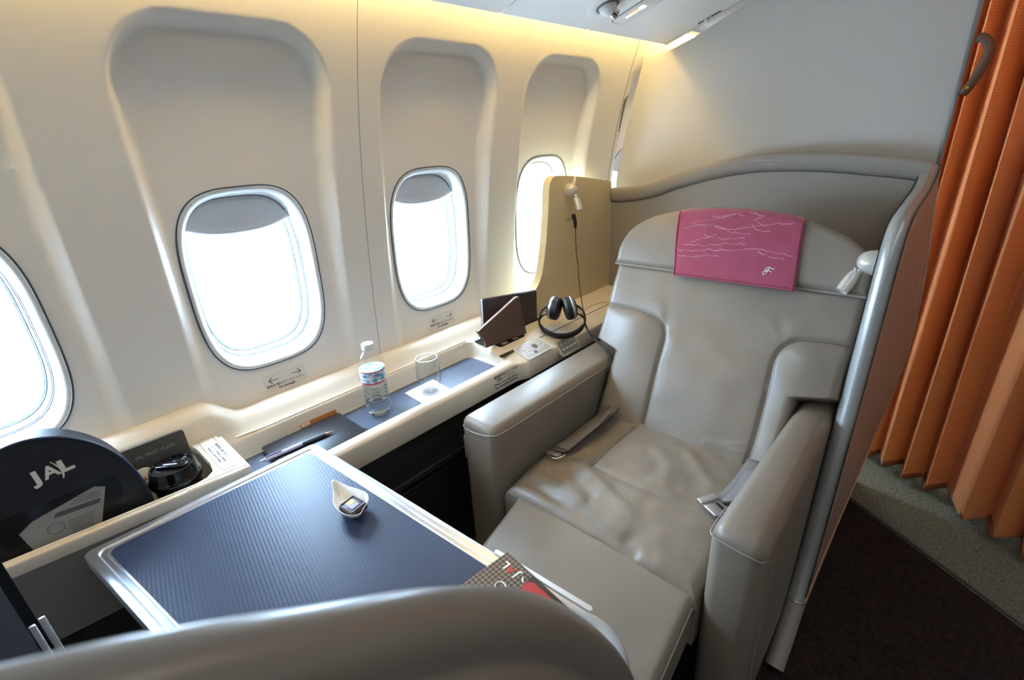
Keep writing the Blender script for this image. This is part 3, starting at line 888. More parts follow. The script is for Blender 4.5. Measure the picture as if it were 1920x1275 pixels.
# ---- dark leather card holder, cream tag
fc = thing('menu_case', 'dark grey first class card holder leaning against the window ledge', 'card holder', (-1.17, 0.09, 0.6))
MCd = frame((-1.134, 0.072, 0.700), (0, 1, -0.02), (-0.16, 0, 1))
flat('cover', rr(0.150, 0.072, 0.004), MCd, -0.010, 0.0, mat('charcoal_leather', (70, 66, 62), 0.5, bump=(600, 0.2, 0.0005)), fc, bevel=0.003)
text('lettering', 'JAL FIRST CLASS', 0.0085, MCd @ Matrix.Translation((0.018, 0.012, 0.0004)), mat('foil_grey', (150, 146, 140), 0.35), fc, sx=1.15)
text('emblem', 'F', 0.0130, MCd @ Matrix.Translation((-0.036, 0.012, 0.0004)), mat('foil_grey', (150, 146, 140), 0.35), fc, shear=0.4)
tgm = thing('cream_tag', 'small cream rounded tag with red print beside the black cup', 'tag', (-1.125, 0.06, 0.6))
MTg = frame((-1.112, 0.040, 0.676), (0, 1, 0.05), (-0.3, 0, 1))
flat('tag_body', rr(0.070, 0.040, 0.016), MTg, -0.004, 0.0, mat('tag_cream', (214, 204, 186), 0.5), tgm, bevel=0.0015)
text('lettering', 'JAL', 0.010, MTg @ Matrix.Translation((0.014, -0.002, 0.0004)), mat('tag_red', (150, 40, 40), 0.5), tgm, bold=0.0003)

# ================================================================== THINGS ON THE CONSOLE
# ---- leather folder and booklet standing in the literature slot
fold = thing('menu_folder', 'large dark brown folder standing upright on the console by the headphones', 'folder', (-1.13, 1.14, 0.645))
M_BRN = mat('dark_brown_leatherette', (60, 46, 46), 0.45, bump=(700, 0.15, 0.0005))
MFd = frame((-1.108, 1.142, 0.702), (0, 1, -0.14), (-0.10, 0, 1))
flat('back_cover', rr(0.275, 0.146, 0.004), MFd, -0.0045, -0.001, M_BRN, fold, bevel=0.0012)
flat('front_cover', rr(0.272, 0.142, 0.004), MFd, 0.001, 0.0045, M_BRN, fold, bevel=0.0012)
flat('spine', [(-0.1375, -0.073), (-0.1345, -0.073), (-0.1345, 0.073), (-0.1375, 0.073)], MFd, -0.0045, 0.0045, mat('folder_edge', (150, 152, 160), 0.35), fold)
bk = thing('brown_booklet', 'smaller brown booklet leaning open against the dark folder', 'booklet', (-1.08, 1.02, 0.645))
mbk = mat('brown_card_cover', (88, 64, 54), 0.4)
MBk = frame((-1.058, 1.030, 0.648), (0.10, 1, -0.02), (-0.05, 0.0, 1))
cov = [(-0.060, 0.0), (0.120, 0.0), (0.098, 0.135), (0.086, 0.135), (-0.085, 0.062), (-0.060, 0.020)]
flat('front_cover', cov, MBk, 0.000, 0.0016, mbk, bk, bevel=0.0005)
MBk2 = frame((-1.064, 1.030, 0.648), (0.085, 1, -0.02), (-0.05, 0.0, 1))
flat('pages', [(p[0] * 0.99, p[1] * 0.995 + 0.001) for p in cov], MBk2, 0.000, 0.0040, mat('cream_pages', (216, 196, 172), 0.7), bk)
MBk3 = frame((-1.068, 1.030, 0.648), (0.075, 1, -0.02), (-0.05, 0.0, 1))
flat('back_cover', cov, MBk3, -0.001, 0.0006, mbk, bk, bevel=0.0005)

# ---- water bottle
bt = thing('water_bottle', 'clear plastic water bottle with white cap and blue label on the console tray', 'bottle', (-1.066, 0.566, 0.6015))
def glassmat(name, col, ior=1.45, rough=0.0, fac=0.12, tint=None):
    mt = bpy.data.materials.new(name); mt.use_nodes = True
    nt = mt.node_tree; nt.nodes.clear()
    out = nt.nodes.new('ShaderNodeOutputMaterial'); mx = nt.nodes.new('ShaderNodeMixShader')
    tr = nt.nodes.new('ShaderNodeBsdfTransparent'); g = nt.nodes.new('ShaderNodeBsdfGlossy')
    tr.inputs['Color'].default_value = (*col, 1); g.inputs['Roughness'].default_value = 0.03
    lw_ = nt.nodes.new('ShaderNodeLayerWeight'); lw_.inputs['Blend'].default_value = 0.5
    pw = nt.nodes.new('ShaderNodeMath'); pw.operation = 'POWER'; pw.inputs[1].default_value = 3.5
    nt.links.new(lw_.outputs['Facing'], pw.inputs[0])
    mt2 = nt.nodes.new('ShaderNodeMath'); mt2.operation = 'MULTIPLY_ADD'; mt2.inputs[1].default_value = fac * 0.5; mt2.inputs[2].default_value = 0.035
    nt.links.new(pw.outputs[0], mt2.inputs[0])
    nt.links.new(mt2.outputs[0], mx.inputs['Fac'])
    nt.links.new(tr.outputs[0], mx.inputs[1]); nt.links.new(g.outputs[0], mx.inputs[2]); nt.links.new(mx.outputs[0], out.inputs['Surface'])
    MATS[name] = mt
    return mt
M_PET = glassmat('clear_pet', (0.96, 0.97, 0.98), 1.5, fac=1.0)
M_GLASS = glassmat('clear_glass', (0.965, 0.972, 0.975), 1.5, fac=1.7)
wm = mat('still_water', (225, 236, 240), 0.0); wb = wm.node_tree.nodes['Principled BSDF']; wb.inputs['Transmission Weight'].default_value = 1.0; wb.inputs['IOR'].default_value = 1.12
bp_ = [(0.0, 0.004), (0.018, 0.003), (0.024, 0.0), (0.029, 0.003), (0.0315, 0.010), (0.0322, 0.020)]
zz_ = 0.022
for k in range(7):
    bp_ += [(0.0325, zz_), (0.0325, zz_ + 0.004), (0.0303, zz_ + 0.0065), (0.0325, zz_ + 0.009)]
    zz_ += 0.0105
bp_ += [(0.0322, 0.098), (0.0322, 0.140), (0.0328, 0.145), (0.0326, 0.150), (0.0300, 0.163), (0.0240, 0.175), (0.0165, 0.183), (0.0132, 0.187), (0.0128, 0.196)]
BC = (-1.066, 0.566, 0.6016)
bot = lathe('bottle_body', bp_, BC, M_PET, bt, n=44, mod=lambda a, z: 1 + (0.05 * math.cos(5 * a) if z < 0.012 else 0), angle=70)
lathe('water', [(0.0, 0.006), (0.026, 0.006), (0.0300, 0.012)] + [(r - 0.0012, z) for r, z in bp_[6:34]] + [(0.0306, 0.098), (0.0306, 0.137), (0.0, 0.137)], BC, wm, bot, n=44, angle=70)
lathe('cap', [(0.0150, 0.1885), (0.0156, 0.190), (0.0156, 0.203), (0.0148, 0.2052), (0.0, 0.2055)], BC, M_WHITE, bt, n=44, mod=lambda a, z: 1 + 0.012 * math.cos(44 * a / 2))
lbl = mat('bottle_label', (186, 214, 236), 0.4, spec=0.4)
nt = lbl.node_tree; b = nt.nodes['Principled BSDF']
tc = nt.nodes.new('ShaderNodeTexCoord'); nz = nt.nodes.new('ShaderNodeTexNoise'); nz.inputs['Scale'].default_value = 60
cr = nt.nodes.new('ShaderNodeValToRGB'); cr.color_ramp.elements[0].color = (*lin((120, 176, 216)), 1); cr.color_ramp.elements[1].color = (*lin((236, 240, 246)), 1)
cr.color_ramp.elements[0].position = 0.38; cr.color_ramp.elements[1].position = 0.56
nt.links.new(tc.outputs['Object'], nz.inputs['Vector']); nt.links.new(nz.outputs['Fac'], cr.inputs['Fac']); nt.links.new(cr.outputs['Color'], b.inputs['Base Color'])
la = lathe('label_band', [(0.0326, 0.101), (0.0328, 0.1012), (0.0328, 0.1375), (0.0326, 0.1378)], BC, lbl, bt, n=44)
for z0, c, hh in ((0.1015, (190, 40, 62), 0.0035), (0.1335, (176, 60, 104), 0.0028)):
    lathe('label_stripe', [(0.0329, z0), (0.0331, z0 + 0.0002), (0.0331, z0 + hh), (0.0329, z0 + hh)], BC, mat('stripe%d' % c[2], c, 0.4), la, n=44)
blu = mat('label_ink', (40, 70, 130), 0.5)
for ang, zt, s, sz in ((-75, 0.1245, 'GEYSER', 0.0085), (-75, 0.1150, 'ALPINE SPRING WATER', 0.0040), (-12, 0.1245, 'CRYSTAL', 0.0085), (-12, 0.1150, 'ALPINE SPRING WATER', 0.0040)):
    an = math.radians(ang); rad = Vector((math.cos(an), math.sin(an), 0))
    text('lettering', s, sz, frame(Vector(BC) + rad * 0.0335 + Vector((0, 0, zt)), (-rad.y, rad.x, 0), (0, 0, 1)), blu, la, sx=0.8)

# ---- drinking glass on a paper coaster
co = tag(prism('paper_coaster', [(-1.103, 0.674), (-0.993, 0.666), (-0.987, 0.768), (-1.104, 0.780)], XY, 0.6017, 0.6027, M_PAPER), 'white square paper coaster under the drinking glass', 'coaster')
gls = thing('drinking_glass', 'empty clear drinking glass standing on the white coaster', 'glass', (-1.042, 0.722, 0.603))
GC = (-1.044, 0.724, 0.6029)
go = [(0.0, 0.0), (0.024, 0.0), (0.0265, 0.003), (0.031, 0.018), (0.0345, 0.040), (0.0350, 0.060), (0.0335, 0.085), (0.0308, 0.109), (0.0304, 0.1100)]
gi = [(0.0292, 0.1095), (0.0294, 0.107), (0.0322, 0.085), (0.0337, 0.060), (0.0332, 0.040), (0.0296, 0.020), (0.0245, 0.0095), (0.0, 0.0085)]
gb = lathe('glass_body', go + gi, GC, M_GLASS, gls, n=56, angle=60)
tube('glass_rim', [Vector(GC) + Vector((0.0300 * math.cos(a), 0.0300 * math.sin(a), 0.1098)) for a in lsp(0, 2 * math.pi, 49)[:-1]], 0.0011, mat('rim_glint', (225, 228, 230), 0.08, metal=0.6), gls, n=8, closed=True)
lathe('glass_base', [(0.0, 0.0006), (0.0235, 0.0006), (0.026, 0.004), (0.0235, 0.0082), (0.0, 0.0078)], GC, glassmat('glass_base', (0.90, 0.91, 0.92), 1.5, fac=1.2), gls, n=40)

# ---- notebook with pen, card behind it
nb = thing('black_notebook', 'black notebook with elastic band lying in the console tray', 'notebook', (-1.07, 0.38, 0.6015))
MN = frame((-1.066, 0.382, 0.6017), (0.0, 1, 0), (-1, 0, 0))
M_NB = mat('notebook_black', (28, 28, 32), 0.38)
flat('back_cover', rr(0.205, 0.138, 0.006), MN, 0.0, 0.002, M_NB, nb, bevel=0.0008)
flat('pages', rr(0.200, 0.132, 0.004), MN, 0.002, 0.012, mat('notebook_pages', (60, 58, 56), 0.8), nb)
flat('front_cover', rr(0.205, 0.138, 0.006), MN, 0.012, 0.0145, M_NB, nb, bevel=0.001)
tube('elastic_band', [MN @ Vector(p) for p in ((0.106, -0.035, 0.004), (0.114, -0.048, 0.003), (0.116, -0.058, 0.003), (0.109, -0.066, 0.004))], 0.0011, M_BLACK, nb, n=6)
pen = thing('ballpoint_pen', 'clear and dark ballpoint pen with silver tip lying on the notebook', 'pen', (-1.06, 0.36, 0.6165))
pa, pb_ = Vector((-1.066, 0.262, 0.6225)), Vector((-1.052, 0.428, 0.6215))
pd = (pb_ - pa)
def pseg(a, b): return [pa + pd * t for t in lsp(a, b, 5)]
tube('barrel', pseg(0.0, 0.52), 0.0050, mat('pen_clear_violet', (178, 178, 206), 0.15, spec=0.8), pen, n=14)
tube('grip', pseg(0.52, 0.86), 0.0053, mat('pen_grip', (58, 60, 66), 0.4), pen, n=14)
tube('tip', pseg(0.86, 1.0), lambda t: 0.0052 * (1 - 0.86 * t), M_CHROME, pen, n=14)
tube('clip', [pa + pd * t + Vector((0.0, 0, 0.0065)) for t in (0.02, 0.1, 0.24)], 0.0014, mat('pen_violet', (104, 84, 160), 0.3), pen, n=8)
tube('button', pseg(-0.05, 0.0), 0.0032, mat('pen_clear_violet', (178, 178, 206), 0.15), pen, n=12)
kc = thing('brown_card_sleeve', 'orange-brown card sleeve with small printed tag behind the notebook', 'card', (-1.143, 0.44, 0.6017))
MK = frame((-1.1400, 0.432, 0.614), (0, 1, 0.0), (-0.25, 0, 1))
flat('sleeve', rr(0.098, 0.022, 0.002), MK, -0.003, 0.0, mat('tan_sleeve', (168, 106, 44), 0.4), kc, bevel=0.0006)
flat('printed_tag', rr(0.022, 0.008, 0.001, -0.036, 0.006), MK, 0.0, 0.0005, mat('tag_white', (236, 226, 214), 0.5), kc)
text('lettering', 'VISA', 0.0062, MK @ Matrix.Translation((-0.036, 0.006, 0.0007)), mat('tag_red2', (190, 70, 40), 0.5), kc)

# ---- headphones standing on the console
hp = thing('headphones', 'black over-ear headphones with silver ear cups on the console beside the seat', 'headphones', (-1.02, 1.30, 0.64))
hc = Vector((-0.980, 1.266, 0.672))
e1 = Vector((0.82, 0.565, 0)).normalized()
eh = Vector((-0.565, 0.82, 0)).normalized()
al = math.radians(29)
e2 = eh * math.cos(al) + Vector((0, 0, 1)) * math.sin(al)
e3 = e1.cross(e2)
def hpt(a, b, c=0.0): return hc + e1 * a + e2 * b + e3 * c
band = [hpt(0.080 * math.cos(a), 0.076 * math.sin(a)) for a in [math.radians(d) for d in range(-190, 11, 5)]]
def bandobj(name, pts_, wid, th_, mt, parent, taper=False):
    V, F = [], []
    n_ = len(pts_)
    for i, p in enumerate(pts_):
        t = (pts_[min(i + 1, n_ - 1)] - pts_[max(i - 1, 0)]).normalized()
        nn = e3.cross(t).normalized()
        k = 1.0 if not taper else 0.55 + 0.45 * math.sin(math.pi * i / (n_ - 1)) ** 0.7
        for q in range(10):
            an = 2 * math.pi * q / 10
            V.append(p + e3 * math.cos(an) * wid * k + nn * math.sin(an) * th_ * k)
    for i in range(n_ - 1):
        for q in range(10):
            F.append((i * 10 + q, i * 10 + (q + 1) % 10, (i + 1) * 10 + (q + 1) % 10, (i + 1) * 10 + q))
    F.append(tuple(range(10))); F.append(tuple((n_ - 1) * 10 + q for q in range(10)))
    return mesh(name, V, F, mt, parent, angle=60)
M_HPB = mat('headphone_black', (22, 21, 22), 0.45)
hb = bandobj('headband', band, 0.009, 0.004, M_HPB, hp)
bandobj('headband_pad', [hpt(0.0765 * math.cos(a), 0.0725 * math.sin(a)) for a in [math.radians(d) for d in range(-160, -19, 5)]], 0.0135, 0.007, mat('pad_leatherette', (26, 24, 24), 0.55), hp, taper=True)
for s in (-1, 1):
    # yoke ring from the band end round the ear cup
    tube('yoke', catmull([hpt(s * 0.079, 0.010), hpt(s * 0.074, 0.032, 0.008), hpt(s * 0.056, 0.052, 0.014), hpt(s * 0.030, 0.058, 0.020), hpt(s * 0.020, 0.050, 0.022)], 5), 0.0038, M_HPB, hp, n=8)
    tube('yoke', catmull([hpt(s * 0.079, 0.006), hpt(s * 0.066, 0.004, 0.020), hpt(s * 0.048, 0.006, 0.030), hpt(s * 0.030, 0.014, 0.032)], 5), 0.0034, M_HPB, hp, n=8)
    cc = hpt(s * 0.027, 0.036, 0.022)
    ax = (e1 * s + Vector((0, 0, 0.18)) + eh * 0.25).normalized()
    MM = frame(cc, ax.orthogonal(), ax.cross(ax.orthogonal()))   # local z = ax
    ec = lathe('ear_cup', [(0.0, 0.020), (0.020, 0.019), (0.030, 0.014), (0.034, 0.005), (0.035, -0.002), (0.0, -0.002)], (0, 0, 0), M_HPB, hp, n=36); ec.data.transform(MM @ Matrix.Scale(1.18, 4))
    rg = lathe('silver_ring', [(0.0312, 0.0135), (0.0345, 0.0105), (0.0362, 0.006), (0.0352, 0.004)], (0, 0, 0), M_SATIN, ec, n=36); rg.data.transform(MM @ Matrix.Scale(1.18, 4))
    pd_ = lathe('ear_pad', [(0.016, -0.016), (0.022, -0.0175), (0.030, -0.016), (0.0345, -0.010), (0.034, -0.002), (0.016, -0.002)], (0, 0, 0), mat('pad_leatherette', (26, 24, 24), 0.55), hp, n=36); pd_.data.transform(MM @ Matrix.Scale(1.18, 4))
M_CABLE = mat('black_cable', (24, 23, 24), 0.5)
plug = catmull([(-1.1185, 1.528, 0.985), (-1.110, 1.526, 0.965), (-1.107, 1.524, 0.94)], 4)
tube('plug', plug, lambda t: 0.0085 - 0.004 * t, M_BLACK, hp, n=10, flat=0.7)
tube('cable', catmull([(-1.107, 1.524, 0.944), (-1.106, 1.523, 0.90), (-1.100, 1.517, 0.872), (-1.098, 1.516, 0.845), (-1.080, 1.500, 0.812), (-1.055, 1.470, 0.775), (-1.020, 1.432, 0.722), (-0.985, 1.400, 0.672), (-0.955, 1.365, 0.644),
                       (-0.915, 1.325, 0.636), (-0.865, 1.278, 0.640), (-0.810, 1.245, 0.634), (-0.760, 1.225, 0.622), (-0.738, 1.212, 0.590), (-0.735, 1.200, 0.54), (-0.731, 1.180, 0.490), (-0.718, 1.160, 0.470)], 6), 0.0016, M_CABLE, hp, n=6)
tube('cable', catmull([hpt(0.045, 0.045, 0.03), (-1.000, 1.392, 0.676), (-0.955, 1.365, 0.646), (-0.905, 1.315, 0.640), (-0.850, 1.262, 0.640), (-0.800, 1.235, 0.634), (-0.752, 1.205, 0.618), (-0.739, 1.180, 0.585), (-0.738, 1.165, 0.53), (-0.736, 1.155, 0.490), (-0.715, 1.148, 0.466),
                       (-0.690, 1.150, 0.472), (-0.670, 1.145, 0.482), (-0.690, 1.130, 0.486), (-0.715, 1.140, 0.488), (-0.722, 1.155, 0.478)], 6), 0.0016, M_CABLE, hp, n=6)
tube('cable', catmull([(-0.955, 1.365, 0.645), (-0.90, 1.300, 0.642), (-0.845, 1.255, 0.641), (-0.79, 1.225, 0.634), (-0.748, 1.215, 0.615), (-0.737, 1.205, 0.57), (-0.736, 1.195, 0.51), (-0.730, 1.175, 0.478), (-0.70, 1.16, 0.476), (-0.672, 1.150, 0.468)], 6), 0.0015, M_CABLE, hp, n=6)

# ================================================================== SEAT
seat = thing('airline_seat', 'taupe leather first class seat with reclined back and raised leg rest', 'seat', (-0.485, 1.0, 0.0))
PB0 = Vector((0, 1.13, 0.46)); DB = Vector((0, 0.489, 0.872)).normalized(); NB = Vector((0, -0.872, 0.489)).normalized()
def bk_pt(x, s, h): return Vector((x, 0, 0)) + PB0 + DB * s + NB * h


def edge_round(e, R):
    if e >= R: return 0.0
    e = max(e, 0.0)
    return -R + math.sqrt(max(0.0, R * R - (R - e) ** 2))


L_SEAM = [(p.x, p.y) for p in catmull([(-0.822, 0.335, 0), (-0.75, 0.337, 0), (-0.697, 0.336, 0), (-0.629, 0.320, 0), (-0.601, 0.285, 0), (-0.594, 0.179, 0), (-0.588, 0.048, 0), (-0.586, -0.02, 0)], 5)]
R_SEAM = [(p.x, p.y) for p in catmull([(-0.138, 0.354, 0), (-0.208, 0.351, 0), (-0.264, 0.339, 0), (-0.296, 0.296, 0), (-0.294, 0.217, 0), (-0.289, 0.104, 0), (-0.290, 0.011, 0), (-0.291, -0.02, 0)], 5)]


def bx0(s): return lerp(-0.742, -0.822, sstep(0.195, 0.225, s))
def bx1(s): return lerp(-0.226, -0.142, sstep(0.195, 0.225, s))


def back_h(x, s):
    e = min(x - bx0(s), bx1(s) - x)
    eb = min(e, s + 0.03, 0.485 - s)
    h = edge_round(eb, 0.022)
    # soft dished centre, fuller side bolsters
    h += 0.012 * math.exp(-((x + 0.70) / 0.07) ** 2) * sstep(0.36, 0.30, s) + 0.014 * math.exp(-((x + 0.225) / 0.06) ** 2) * sstep(0.37, 0.30, s)
    h += 0.010 * math.exp(-((s - 0.16) / 0.12) ** 2) * math.exp(-((x + 0.45) / 0.14) ** 2)
    h -= 0.006 * math.exp(-((s - 0.33) / 0.05) ** 2) * math.exp(-((x + 0.45) / 0.12) ** 2)
    for sm in (L_SEAM, R_SEAM):
        d = polydist(x, s, sm)
        h -= 0.0075 * math.exp(-(d / 0.006) ** 2) + 0.004 * math.exp(-(d / 0.022) ** 2)
    # creases fanning out from the seam corners
    for cx, cy, dirs in ((-0.612, 0.305, (2.2, 1.9, -0.9, -0.6)), (-0.288, 0.325, (1.5, 1.1, 2.3, -0.4))):
        for a in dirs:
            ux, uy = math.cos(a), math.sin(a)
            px, py = x - cx, s - cy
            al_, pe = px * ux + py * uy, abs(-px * uy + py * ux)
            if 0 < al_ < 0.10: h += 0.0022 * math.exp(-(pe / (0.008 + al_ * 0.09)) ** 2) * math.sin(math.pi * al_ / 0.10)
    # compression creases low on the right side
    for k in range(2):
        d = polydist(x, s, [(-0.30 - 0.012 * k, 0.030 + 0.018 * k), (-0.345, 0.022 + 0.013 * k), (-0.40, 0.018 + 0.008 * k)])
        h += 0.0014 * math.exp(-(d / 0.009) ** 2)
    h += 0.0022 * fbm(x, s, 1.3, 14) + 0.003 * fbm(x, s, 4.0, 6)
    return h


NU, NV = 170, 130
def back_surf(i, s):
    i = int(i)
    x0, x1 = bx0(s), bx1(s)
    if i == 0: return bk_pt(x0 - 0.0005, s, -0.13)
    if i == 1: return bk_pt(x0 - 0.001, s, -0.06)
    if i == NU + 2: return bk_pt(x1 + 0.001, s, -0.06)
    if i == NU + 3: return bk_pt(x1 + 0.0005, s, -0.13)
    t = (i - 2) / (NU - 1)
    t = 0.5 - 0.5 * math.cos(math.pi * t) if False else t
    x = lerp(x0, x1, t)
    return bk_pt(x, s, back_h(x, s))


svals = [-0.0299] + lsp(-0.026, 0.19, 55) + lsp(0.193, 0.228, 16) + lsp(0.233, 0.4845, 62)
grid('backrest', back_surf, range(NU + 4), svals, M_LEATHER, seat)
grid('backrest_rear', lambda x, s: bk_pt(lerp(bx0(s), bx1(s), x), s, -0.129), [0, 1], lsp(-0.03, 0.4845, 30), M_LEATHER, seat)
for sm in (L_SEAM, R_SEAM):
    tube('backrest_seam', [bk_pt(x, s, back_h(x, s) + 0.0006) for x, s in sm[1:] if s > -0.02 and bx0(s) + 0.004 < x < bx1(s) - 0.004], 0.0013, M_SEAM, seat, n=6)

# ---- headrest
HT = [(-0.826, 0.516), (-0.822, 0.535), (-0.812, 0.562), (-0.797, 0.587), (-0.765, 0.618), (-0.728, 0.640), (-0.653, 0.662), (-0.56, 0.672), (-0.473, 0.674), (-0.39, 0.668), (-0.31, 0.652), (-0.231, 0.622), (-0.190, 0.598), (-0.165, 0.574), (-0.150, 0.548), (-0.142, 0.520)]
HB = 0.472
def ht(x): return interp(HT, x)


def head_h(x, s):
    top = ht(x)
    # distance to outline, allowing for its slope
    sl = (ht(min(x + 0.004, -0.142)) - ht(max(x - 0.004, -0.826))) / 0.008
    e = min((top - s) / math.sqrt(1 + sl * sl), (s - HB), x + 0.826, -0.142 - x)
    h = 0.016 + edge_round(e, 0.020)
    h += 0.012 * math.sin(math.pi * max(0, min(1, (s - HB) / 0.2)))
    h += 0.0015 * fbm(x, s, 9.0, 12)
    return h


hx = [-0.826, -0.8255] + lsp(-0.8245, -0.79, 16) + lsp(-0.785, -0.19, 90) + lsp(-0.185, -0.1425, 20) + [-0.142]
def head_surf(x, t):
    top = ht(x)
    if t < -0.5: return bk_pt(x, HB + 0.004, -0.10)
    if t > 1.5: return bk_pt(x, top - 0.01, -0.10)
    if t > 1.2: return bk_pt(x, top + 0.0008, -0.05)
    s = lerp(HB, top, t)
    return bk_pt(x, s, head_h(x, s))
grid('headrest', head_surf, hx, [-1] + lsp(0, 0.12, 12) + lsp(0.15, 0.85, 24) + lsp(0.87, 1.0, 14) + [1.3, 1.6], M_LEATHER, seat)
for xe in (-0.826, -0.142):
    mesh('headrest_end', [bk_pt(xe, HB, head_h(xe, HB)), bk_pt(xe, ht(xe), head_h(xe, ht(xe))), bk_pt(xe, ht(xe) - 0.005, -0.10), bk_pt(xe, HB, -0.10)], [(0, 1, 2, 3)], M_LEATHER, seat, smooth=False)
tube('headrest_piping', [bk_pt(x, ht(x) - 0.003, 0.004) for x in [-0.826, -0.825] + lsp(-0.822, -0.145, 80)], 0.0026, M_PIPE, seat, n=6)
tube('headrest_piping', [bk_pt(x, HB + 0.001, 0.0055) for x in lsp(-0.826, -0.142, 40)], 0.0028, M_PIPE, seat, n=6)

# ---- seat cushion
FOLDS = [([(-0.70, 0.748), (-0.679, 0.746), (-0.568, 0.735), (-0.457, 0.726), (-0.372, 0.717)], -0.010, 0.010),
         ([(-0.69, 0.775), (-0.60, 0.768), (-0.50, 0.757), (-0.42, 0.744)], 0.009, 0.014),
         ([(-0.524, 0.764), (-0.443, 0.750), (-0.400, 0.735)], -0.006, 0.010),
         ([(-0.59, 0.884), (-0.558, 0.881), (-0.510, 0.879), (-0.411, 0.884), (-0.337, 0.897)], -0.0045, 0.008),
         ([(-0.552, 1.004), (-0.525, 1.050), (-0.474, 1.050), (-0.437, 0.992), (-0.428, 0.945)], 0.005, 0.022),
         ([(-0.520, 0.985), (-0.490, 1.015), (-0.462, 0.990), (-0.455, 0.950)], -0.004, 0.018),
         ([(-0.480, 1.090), (-0.424, 1.088), (-0.375, 1.042), (-0.333, 1.009)], 0.006, 0.015),
         ([(-0.637, 0.861), (-0.574, 0.850), (-0.489, 0.815), (-0.43, 0.79)], 0.007, 0.016),
         ([(-0.66, 0.82), (-0.60, 0.815), (-0.53, 0.790)], -0.006, 0.012)]
SEAM_C = [(-0.600, 1.12), (-0.602, 0.95), (-0.594, 0.882)]
def cush_h(x, y):
    x0, x1, y0, y1 = -0.742, -0.228, 0.700, 1.17
    e = min(x - x0, x1 - x, y - y0, 0.2)
    h = edge_round(e, 0.03) * 1.0
    h += 0.014 * math.sin(math.pi * max(0, min(1, (x - x0) / (x1 - x0)))) ** 0.8
    h -= 0.020 * sstep(0.82, 0.70, y)
    for pl_, amp, sg_ in FOLDS:
        d = polydist(x, y, pl_)
        if d < 0.06: h += 0.7 * amp * math.exp(-(d / (sg_ * 1.15)) ** 2)
    d = polydist(x, y, SEAM_C)
    h -= 0.006 * math.exp(-(d / 0.006) ** 2)
    h += 0.0035 * fbm(x, y, 2.2, 13) * sstep(1.12, 0.95, y) + 0.0015 * fbm(x, y, 7.1, 30)
    return 0.452 + h


def cush_surf(i, y):
    i = int(i)
    x0, x1 = -0.742, -0.228
    if i == 0: return Vector((x0, max(y, 0.702), 0.30))
    if i == 131: return Vector((x1, max(y, 0.702), 0.30))
    x = lerp(x0, x1, (i - 1) / 129)
    if y < 0.700: return Vector((x, 0.7005, lerp(0.30, cush_h(x, 0.7) - 0.004, (y - 0.6) / 0.1)))
    return Vector((x, y, cush_h(x, y)))
grid('seat_cushion', cush_surf, range(132), [0.60, 0.65, 0.699] + lsp(0.70, 0.73, 16) + lsp(0.734, 1.17, 104), M_LEATHER, seat)
tube('cushion_seam', [(x, y, cush_h(x, y) + 0.0006) for x, y in [(lerp(-0.600, -0.595, t), lerp(1.12, 0.885, t)) for t in lsp(0, 1, 20)]], 0.0011, M_SEAM, seat, n=6)

# ---- leg rest
def leg_surf(i, y):
    i = int(i)
    t0 = (0.715 - y) / 0.40
    x0 = lerp(-0.700, -0.668, t0 / 0.4 * 0.3); x1 = lerp(-0.234, -0.205, t0 / 0.4 * 0.3)
    top = 0.428 - 0.30 * (0.715 - y)
    if i == 0: return Vector((x0, y, top - 0.10))
    if i == 61: return Vector((x1, y, top - 0.10))
    t = (i - 1) / 59
    # denser near the edges
    t = 0.5 - 0.5 * math.cos(math.pi * t)
    x = lerp(x0, x1, t)
    e = min(x - x0, x1 - x)
    h = edge_round(min(e, 0.712 - y + 0.004, y - 0.30 + 0.002), 0.020) + 0.008 * math.sin(math.pi * t) + 0.0015 * fbm(x, y, 3.3, 12)
    return Vector((x, y, top + h))
grid('leg_rest', leg_surf, range(62), [0.300, 0.303, 0.308, 0.316, 0.33] + lsp(0.36, 0.66, 24) + lsp(0.67, 0.7155, 16), M_LEATHER, seat, flip=True)
grid('leg_rest_underside', lambda t, y: Vector((lerp(leg_surf(0, y).x + 0.002, leg_surf(61, y).x - 0.002, t), y, 0.329 - 0.30 * (0.715 - y))), [0, 1], [0.302, 0.714], M_LEATHER, seat)
tube('leg_rest_piping', [leg_surf(61, y) + Vector((0.0002, 0, 0.086)) for y in lsp(0.32, 0.695, 16)], 0.0016, M_PIPE, seat, n=6)
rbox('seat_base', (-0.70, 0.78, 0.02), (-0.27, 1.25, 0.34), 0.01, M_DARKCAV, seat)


# ---- armrests: padded box with rounded front, piped seam round the top
def armrest(xa, xb, yf, yb, ztop, zbot, seamside):
    a = rbox('armrest', (xa, yf, zbot), (xb, yb, ztop), 0.026, M_LEATHER, seat, seg=5)
    for v in a.data.vertices:      # crown on top, slightly swollen front
        cx = (v.co.x - (xa + xb) / 2) / ((xb - xa) / 2)
        if v.co.z > ztop - 0.03: v.co.z += 0.008 * (1 - cx * cx)
        if v.co.y < yf + 0.03: v.co.y -= 0.006 * (1 - cx * cx)
        if seamside < 0 and cx > 0.4 and v.co.y > yb - 0.05: v.co.x -= 0.017   # tapers towards the shell wing
    return a
armrest(-0.882, -0.748, 0.690, 1.34, 0.600, 0.10, 1)
armrest(-0.226, -0.128, 0.712, 1.36, 0.606, 0.08, -1)
def seamline(pts_): tube('armrest_seam', catmull(pts_, 8), 0.0014, M_PIPE, seat, n=6)
seamline([(-0.879, 0.705, 0.570), (-0.872, 0.693, 0.572), (-0.84, 0.683, 0.575), (-0.79, 0.684, 0.580), (-0.762, 0.692, 0.585), (-0.750, 0.712, 0.587), (-0.7475, 0.80, 0.587), (-0.7475, 1.0, 0.587), (-0.7475, 1.24, 0.587)])
